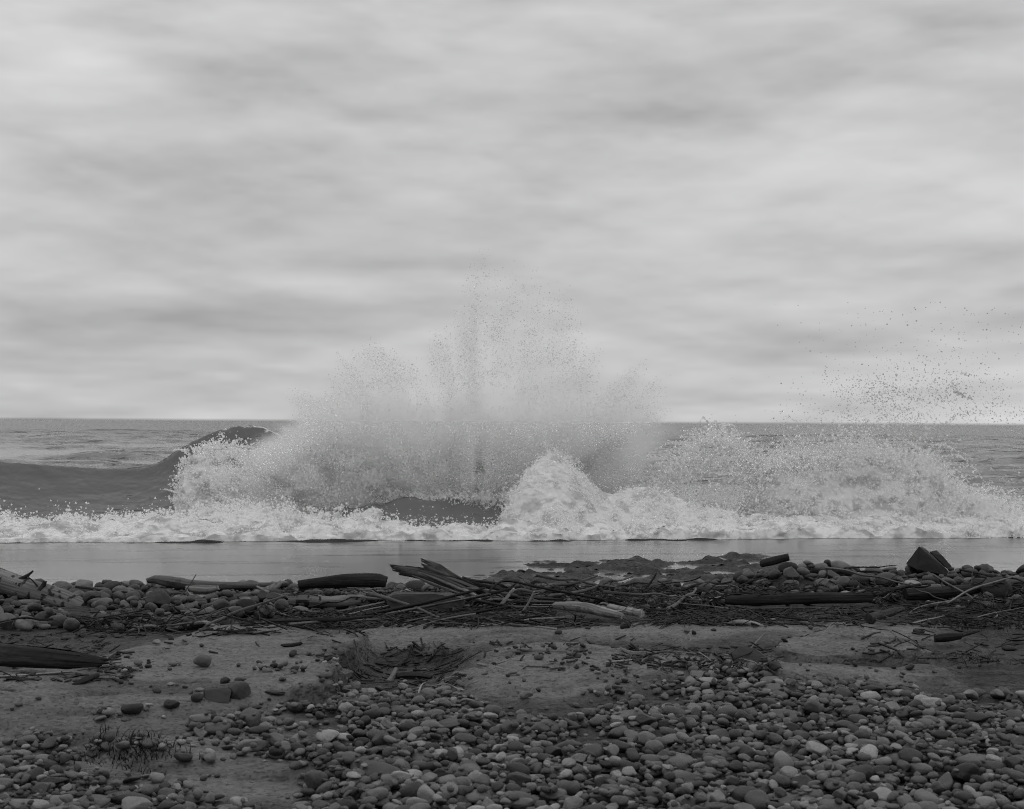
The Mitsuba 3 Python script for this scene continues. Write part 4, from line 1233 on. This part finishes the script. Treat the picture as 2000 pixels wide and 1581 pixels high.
wood_thing('driftwood_branch', 'long bent branch arching over the middle of the driftwood', 'branch', 'dark_wood', [(941, 1190), (946, 1172), (958, 1152), (985, 1135), (1030, 1142), (1080, 1153), (1140, 1164), (1200, 1176), (1228, 1186)], [1.8, 1.9, 2, 2.2, 2.4, 2.6, 2.6, 2.4, 2], y=[12.1, 12.1, 12.2, 12.3, 12.4, 12.4, 12.4, 12.4, 12.3], sides=7, seed=32, n=50)
wood_thing('driftwood_branch', 'long straight branch below the flat-topped boulder, running left', 'branch', 'pale_wood', [(525, 1210), (580, 1202), (650, 1196), (700, 1187), (750, 1177)], [1.8, 2.2, 2.4, 2.4, 2], y=[11.9, 12, 12.1, 12.2, 12.3], sides=7, seed=33, n=30)
wood_thing('driftwood_branch', 'short upright stick leaning right of the splintered plank', 'branch', 'pale_wood', [(970, 1198), (985, 1174), (1003, 1152)], [4, 3.5, 3], y=12.2, sides=8, seed=34)
wood_thing('driftwood_branch', 'bent pale stick rising from the tangle at the middle', 'branch', 'pale_wood', [(995, 1208), (1020, 1195), (1030, 1182), (1042, 1157)], [2, 2.3, 2.2, 1.6], y=11.9, sides=7, seed=35)
wood_thing('driftwood_branch', 'dark stub of branch pointing up before the wet rock', 'branch', 'dark_wood', [(1262, 1148), (1272, 1136), (1281, 1122)], [2.6, 2.2, 1.4], y=13.6, sides=7, seed=36)
wood_thing('driftwood_branch', 'arched dark branch spanning the top of the right stone bank', 'branch', 'dark_wood', [(1425, 1170), (1432, 1155), (1475, 1133), (1530, 1121), (1620, 1116), (1710, 1117), (1745, 1127), (1790, 1142), (1830, 1150)], [1.4, 1.5, 1.6, 1.7, 1.8, 1.8, 1.8, 1.6, 1.3], y=[13.2, 13.3, 13.5, 13.8, 14.1, 14, 13.8, 13.5, 13.3], sides=7, seed=37, n=60)
wood_thing('driftwood_branch', 'longer of two crossed sticks in the right tangle, rising rightwards', 'branch', 'pale_wood', [(1820, 1199), (1862, 1172), (1900, 1150), (1940, 1138), (1975, 1128)], [2.2, 2.4, 2.2, 1.9, 1.5], y=12.6, sides=7, seed=38)
wood_thing('driftwood_branch', 'shorter of two crossed sticks in the right tangle, sloping down rightwards', 'branch', 'grey_wood', [(1825, 1124), (1850, 1140), (1890, 1162), (1930, 1190), (1985, 1207)], [1.8, 2, 2.2, 2.4, 2], y=[13, 12.9, 12.7, 12.5, 12.3], sides=7, seed=39)
wood_thing('driftwood_branch', 'thin upright stick standing right of the black split block', 'branch', 'grey_wood', [(1897, 1148), (1898, 1134), (1899, 1121)], [1.5, 1.4, 1.1], y=13.2, sides=6, seed=40)
wood_thing('driftwood_branch', 'pale splintered slab of wood at the foot of the driftwood, right of middle', 'branch', 'pale_wood', [(1415, 1222), (1440, 1217), (1470, 1220), (1490, 1224)], [2, 6, 7, 3], sides=8, seed=41, knobs=.3)
wood_thing('driftwood_branch', 'long pale stick along the foot of the driftwood, right of middle', 'branch', 'pale_wood', [(1305, 1215), (1350, 1216), (1400, 1217), (1450, 1214), (1512, 1210)], [2.5, 3, 3, 2.8, 2], sides=7, seed=42)
wood_thing('driftwood_branch', 'straight pale stick on the rock mound just right of the centre', 'branch', 'pale_wood', [(1022, 1269), (1060, 1272), (1105, 1273)], [4, 3.4, 3], sides=8, seed=43)
wood_thing('driftwood_branch', 'thin pale stick lying on the middle rock mound', 'branch', 'pale_wood', [(935, 1297), (960, 1302), (990, 1307)], [3, 2.8, 1.6], sides=7, seed=44)
wood_thing('driftwood_branch', 'bent grey branch at the left of the twig heap on the right rock', 'branch', 'pale_wood', [(1214, 1268), (1235, 1276), (1262, 1277), (1300, 1290)], [3, 4, 5, 3], sides=8, seed=45, knobs=.25)
wood_thing('driftwood_branch', 'dark long twig under the ledge block', 'branch', 'dark_wood', [(1280, 1296), (1340, 1303), (1420, 1306), (1500, 1308)], [1.6, 2.4, 2.6, 1.8], sides=7, seed=46)
wood_thing('driftwood_branch', 'short grey stub of branch leaning in the debris hollow', 'branch', 'grey_wood', [(758, 1335), (767, 1322), (773, 1309)], [7, 6, 5], sides=10, seed=47)
wood_thing('driftwood_branch', 'thick dark limb lying in the debris hollow', 'branch', 'dark_wood', [(778, 1322), (800, 1320), (840, 1324)], [7, 8, 5], sides=10, seed=48, knobs=.3)
wood_thing('driftwood_branch', 'angular bent stick at the back of the debris hollow', 'branch', 'grey_wood', [(812, 1272), (832, 1288), (825, 1298)], [2.6, 3.2, 3.6], sides=7, seed=49)
wood_thing('driftwood_branch', 'short black stick of charred wood on the left slab', 'branch', 'dark_wood', [(553, 1262), (570, 1261), (586, 1257)], [4, 4.5, 3], sides=9, seed=50)
wood_thing('driftwood_branch', 'black broken stick on the slab edge below the rotting log', 'branch', 'dark_wood', [(145, 1338), (165, 1330), (188, 1320)], [4, 7, 5], sides=9, seed=51, knobs=.3)
wood_thing('driftwood_branch', 'long pale stick lying level below the rotting log', 'branch', 'pale_wood', [(-40, 1324), (40, 1320), (90, 1316), (140, 1312)], [3, 3, 2.8, 2], sides=7, seed=52)
wood_thing('driftwood_branch', 'thin arched twig bridging the stones right of the bark-covered trunk', 'branch', 'grey_wood', [(208, 1183), (245, 1189), (290, 1187), (340, 1175), (365, 1150), (382, 1124)], [1.2, 1.4, 1.4, 1.3, 1.1, .8], y=12.6, sides=6, seed=53, n=30)
wood_thing('driftwood_branch', 'bowed twig springing from the stones by the bark-covered trunk', 'branch', 'dark_wood', [(183, 1152), (203, 1170), (210, 1188), (200, 1208), (165, 1232)], [1.6, 1.6, 1.5, 1.4, 1], y=[12.8, 12.5, 12.2, 11.8, 11.4], sides=6, seed=54)

# twigs in the tangle, one by one; the finest litter as one mass
rng = np.random.default_rng(23)


def twig_points(px, py, length, ang, bend, r_, lift=.004, n=7, wild=.09):
    q_ = march(surface, px, py, 3.8, 15.4)
    t_ = np.linspace(-.5, .5, n)
    th = ang + bend * t_ + .25 * np.cumsum(r_.normal(0, .25, n))
    step = np.stack([np.cos(th), np.sin(th)], -1) * length / (n - 1)
    xy = np.cumsum(step, 0); xy -= xy.mean(0)
    xy += q_[:2]
    h_ = surface(xy[:, 0], xy[:, 1])
    lin = np.polyval(np.polyfit(t_, h_, 1), t_)
    lin = lin + .6 * min(max((h_ - lin).max(), 0), .06)
    tiltz = r_.normal(0, wild) * length
    if h_.max() - h_.min() > .5 * length + .03:
        return None
    z = .6 * lin + .4 * np.clip(h_, lin - .03, lin + .03) + lift + np.abs(tiltz) * (t_ * np.sign(tiltz) + .5)
    return np.column_stack([xy, z])


def covers(P, c):
    t0, t1 = np.linspace(0, 1, len(P)), np.linspace(0, 1, 20 if len(P) > 4 else 5)
    return any(hides(np.array([np.interp(t, t0, P[:, k_]) for k_ in range(3)]), .1, c) for t in t1)


ZONES = [(-40, 260, 1205, 1245, 8, 'below the bark-covered trunk'), (-60, 240, 1296, 1335, 14, 'around the rotting log'), (200, 640, 1195, 1245, 16, 'by stones left of centre'),
         (560, 800, 1150, 1210, 22, 'around the short peeling log'), (740, 1120, 1160, 1225, 74, 'below the splintered plank'), (1060, 1420, 1150, 1215, 56, 'around the bleached log'), (1380, 1720, 1165, 1222, 36, 'around the long straight log'),
         (1700, 2040, 1135, 1220, 56, 'in the far right tangle'), (690, 900, 1268, 1350, 30, 'in the debris hollow'), (1220, 1500, 1262, 1312, 34, 'in the heap by the ledge')]
# thicker sticks first
stick_x = {}
for a0, a1, b0, b1, cnt, where in ((200, 760, 1165, 1235, 10, 'left of the splintered plank'), (760, 1130, 1150, 1218, 16, 'below the splintered plank'), (1080, 1420, 1140, 1212, 14, 'around the bleached log'),
                                   (1400, 1720, 1180, 1222, 12, 'below the long straight log'), (1700, 2020, 1140, 1215, 16, 'in the far right tangle')):
    for _ in range(cnt):
        length = rng.uniform(.45, 1.1)
        P3 = twig_points(rng.uniform(a0, a1), rng.uniform(b0, b1), length, rng.normal(0, .6), rng.normal(0, .6), rng, lift=.015, wild=.14)
        if P3 is None or covers(P3, .05):
            continue
        sh = rng.choice(['dark_wood', 'dark_wood', 'grey_wood', 'grey_wood', 'grey_wood'])
        v, f, uv = tube(P3, rng.uniform(.010, .022) * np.linspace(1, .55, 7), sides=8, seed=int(rng.integers(1000)), n=18, ragged=.02, knobs=.2)
        qa, qb = project(P3[[0, -1]])
        o_ = np.argsort(qa); slope = (qb[o_[1]] - qb[o_[0]]) / max(qa[o_[1]] - qa[o_[0]], 1)
        lie = 'lying level' if abs(slope) < .09 else 'rising right' if slope < 0 else 'dropping right'
        wd = {'dark_wood': 'dark', 'grey_wood': 'grey', 'pale_wood': 'pale'}[sh]
        key = thing('stick', f'thick {wd} stick {lie} {where}', 'stick', 'thicker sticks in the driftwood tangle')
        scene[key] = ply((v, f), str(sh), smooth=True, uv=uv)
        stick_x[key] = qa.mean()
tell_apart(stick_x)
twig_x = {}
for a0, a1, b0, b1, cnt, where in ZONES:
    for _ in range(cnt):
        px, py = rng.uniform(a0, a1), rng.uniform(b0, b1)
        length = rng.uniform(.18, .65) if b0 < 1260 else rng.uniform(.10, .34)
        ang = rng.normal(0, .55) + (math.pi if rng.random() < .5 else 0)
        P3 = twig_points(px, py, length, ang, rng.normal(0, .7), rng)
        if P3 is None or (rng.random() < .85 and covers(P3, .02)):
            continue
        r0 = rng.uniform(.004, .010) if b0 < 1260 else rng.uniform(.003, .007)
        sh = rng.choice(['dark_wood', 'dark_wood', 'grey_wood', 'pale_wood'] if where != 'around the rotting log' else ['dark_wood', 'grey_wood'])
        v, f, uv = tube(P3, r0 * np.linspace(1, .45, 7), sides=5, seed=int(rng.integers(1000)), n=12)
        wd = {'dark_wood': 'dark', 'grey_wood': 'grey', 'pale_wood': 'pale'}[sh]
        qa, qb = project(P3[[0, -1]])
        o_ = np.argsort(qa); slope = (qb[o_[1]] - qb[o_[0]]) / max(qa[o_[1]] - qa[o_[0]], 1)
        lie = 'lying level' if abs(slope) < .09 else 'rising right' if slope < 0 else 'dropping right'
        key = thing('twig', f"{'long' if length > (.4 if b0 < 1260 else .2) else 'short'} {wd} twig {lie} {where}", 'twig', 'twigs scattered along the driftwood line')
        scene[key] = ply((v, f), sh, smooth=True, uv=uv)
        twig_x[key] = qa.mean()
tell_apart(twig_x)
bits, nv = [], 0
for a0, a1, b0, b1, cnt in ((-40, 260, 1240, 1335, 220), (150, 700, 1195, 1245, 260), (560, 1100, 1150, 1228, 1100), (1000, 1500, 1150, 1225, 1100), (1400, 2040, 1140, 1225, 1100), (690, 900, 1265, 1340, 150), (1200, 1520, 1265, 1312, 170), (1700, 2040, 1215, 1300, 110), (900, 1250, 1250, 1310, 60), (250, 660, 1230, 1285, 16)):
    for _ in range(cnt):
        P3 = twig_points(rng.uniform(a0, a1), rng.uniform(b0, b1), rng.uniform(.04, .2) * (1 if b0 < 1235 else .5), rng.normal(0, 1.0), rng.normal(0, .5), rng, n=4, wild=.2)
        if P3 is None or covers(P3[[0, 1, 3]], .02):
            continue
        v, f, uv = tube(P3, rng.uniform(.0022, .008) * np.array([1, 1, .9, .6]), sides=4, seed=int(rng.integers(1000)), n=4)
        bits.append((v, f + nv, uv)); nv += len(v)
lt = thing('driftwood_litter', 'fine dark litter of broken sticks and reeds caught along the driftwood line', 'driftwood litter', kind='stuff')
wood('litter_wood', .006, .055)
scene[lt] = ply((np.vstack([b[0] for b in bits]), np.vstack([b[1] for b in bits])), 'litter_wood', smooth=True, uv=np.vstack([b[2] for b in bits]))


# ------------------------------------------------------------------ tufts of dry grass
def tuft(label, px, py, wpx_, n_, hgt, seed):
    r_ = np.random.default_rng(seed)
    q0 = hit(px, py)
    vs, fs, nv_ = [], [], 0
    for _ in range(n_):
        x = q0[0] + r_.normal(0, .35) * wpx_ / F * q0[1]; y_ = q0[1] + r_.normal(0, .10)
        z = float(surface(x, y_)) - .01
        h_ = hgt * r_.uniform(.4, 1.1); az = r_.uniform(0, 6.283); ln = r_.uniform(.2, 1.4) * h_
        t_ = np.linspace(0, 1, 5)
        c_ = np.stack([x + np.cos(az) * ln * t_ ** 1.8, y_ + np.sin(az) * ln * t_ ** 1.8, z + h_ * (t_ - .35 * t_ ** 2.5)], -1)
        w = .0032 * (1 - t_ * .85)
        s_ = np.array([-math.sin(az + .6), math.cos(az + .6), 0])
        v = np.concatenate([c_ - s_ * w[:, None], c_ + s_ * w[:, None]])
        i = np.arange(4)
        f = np.vstack([np.stack([i, i + 1, i + 6], -1), np.stack([i, i + 6, i + 5], -1)])
        vs.append(v); fs.append(f + nv_); nv_ += 10
    key = thing('grass_tuft', label, 'grass')
    scene[key] = ply((np.vstack(vs), np.vstack(fs)), 'grass_material')


tuft('sparse dark tuft of dry grass among pebbles at the lower left', 265, 1468, 150, 260, .09, 1)
tuft('thin dark tuft of dry grass standing left of the larger lower left tuft', 196, 1460, 26, 30, .11, 2)
tuft('low dark weed below the driftwood at the right edge', 1910, 1228, 140, 160, .12, 3)
tuft('low dark weed on the sand right of the layered ledge', 1905, 1290, 60, 110, .06, 4)

_n = sum(len(meshkit.WRITTEN[d['filename']][1]) for d in scene.values() if d.get('type') == 'ply')
print('triangles', _n)
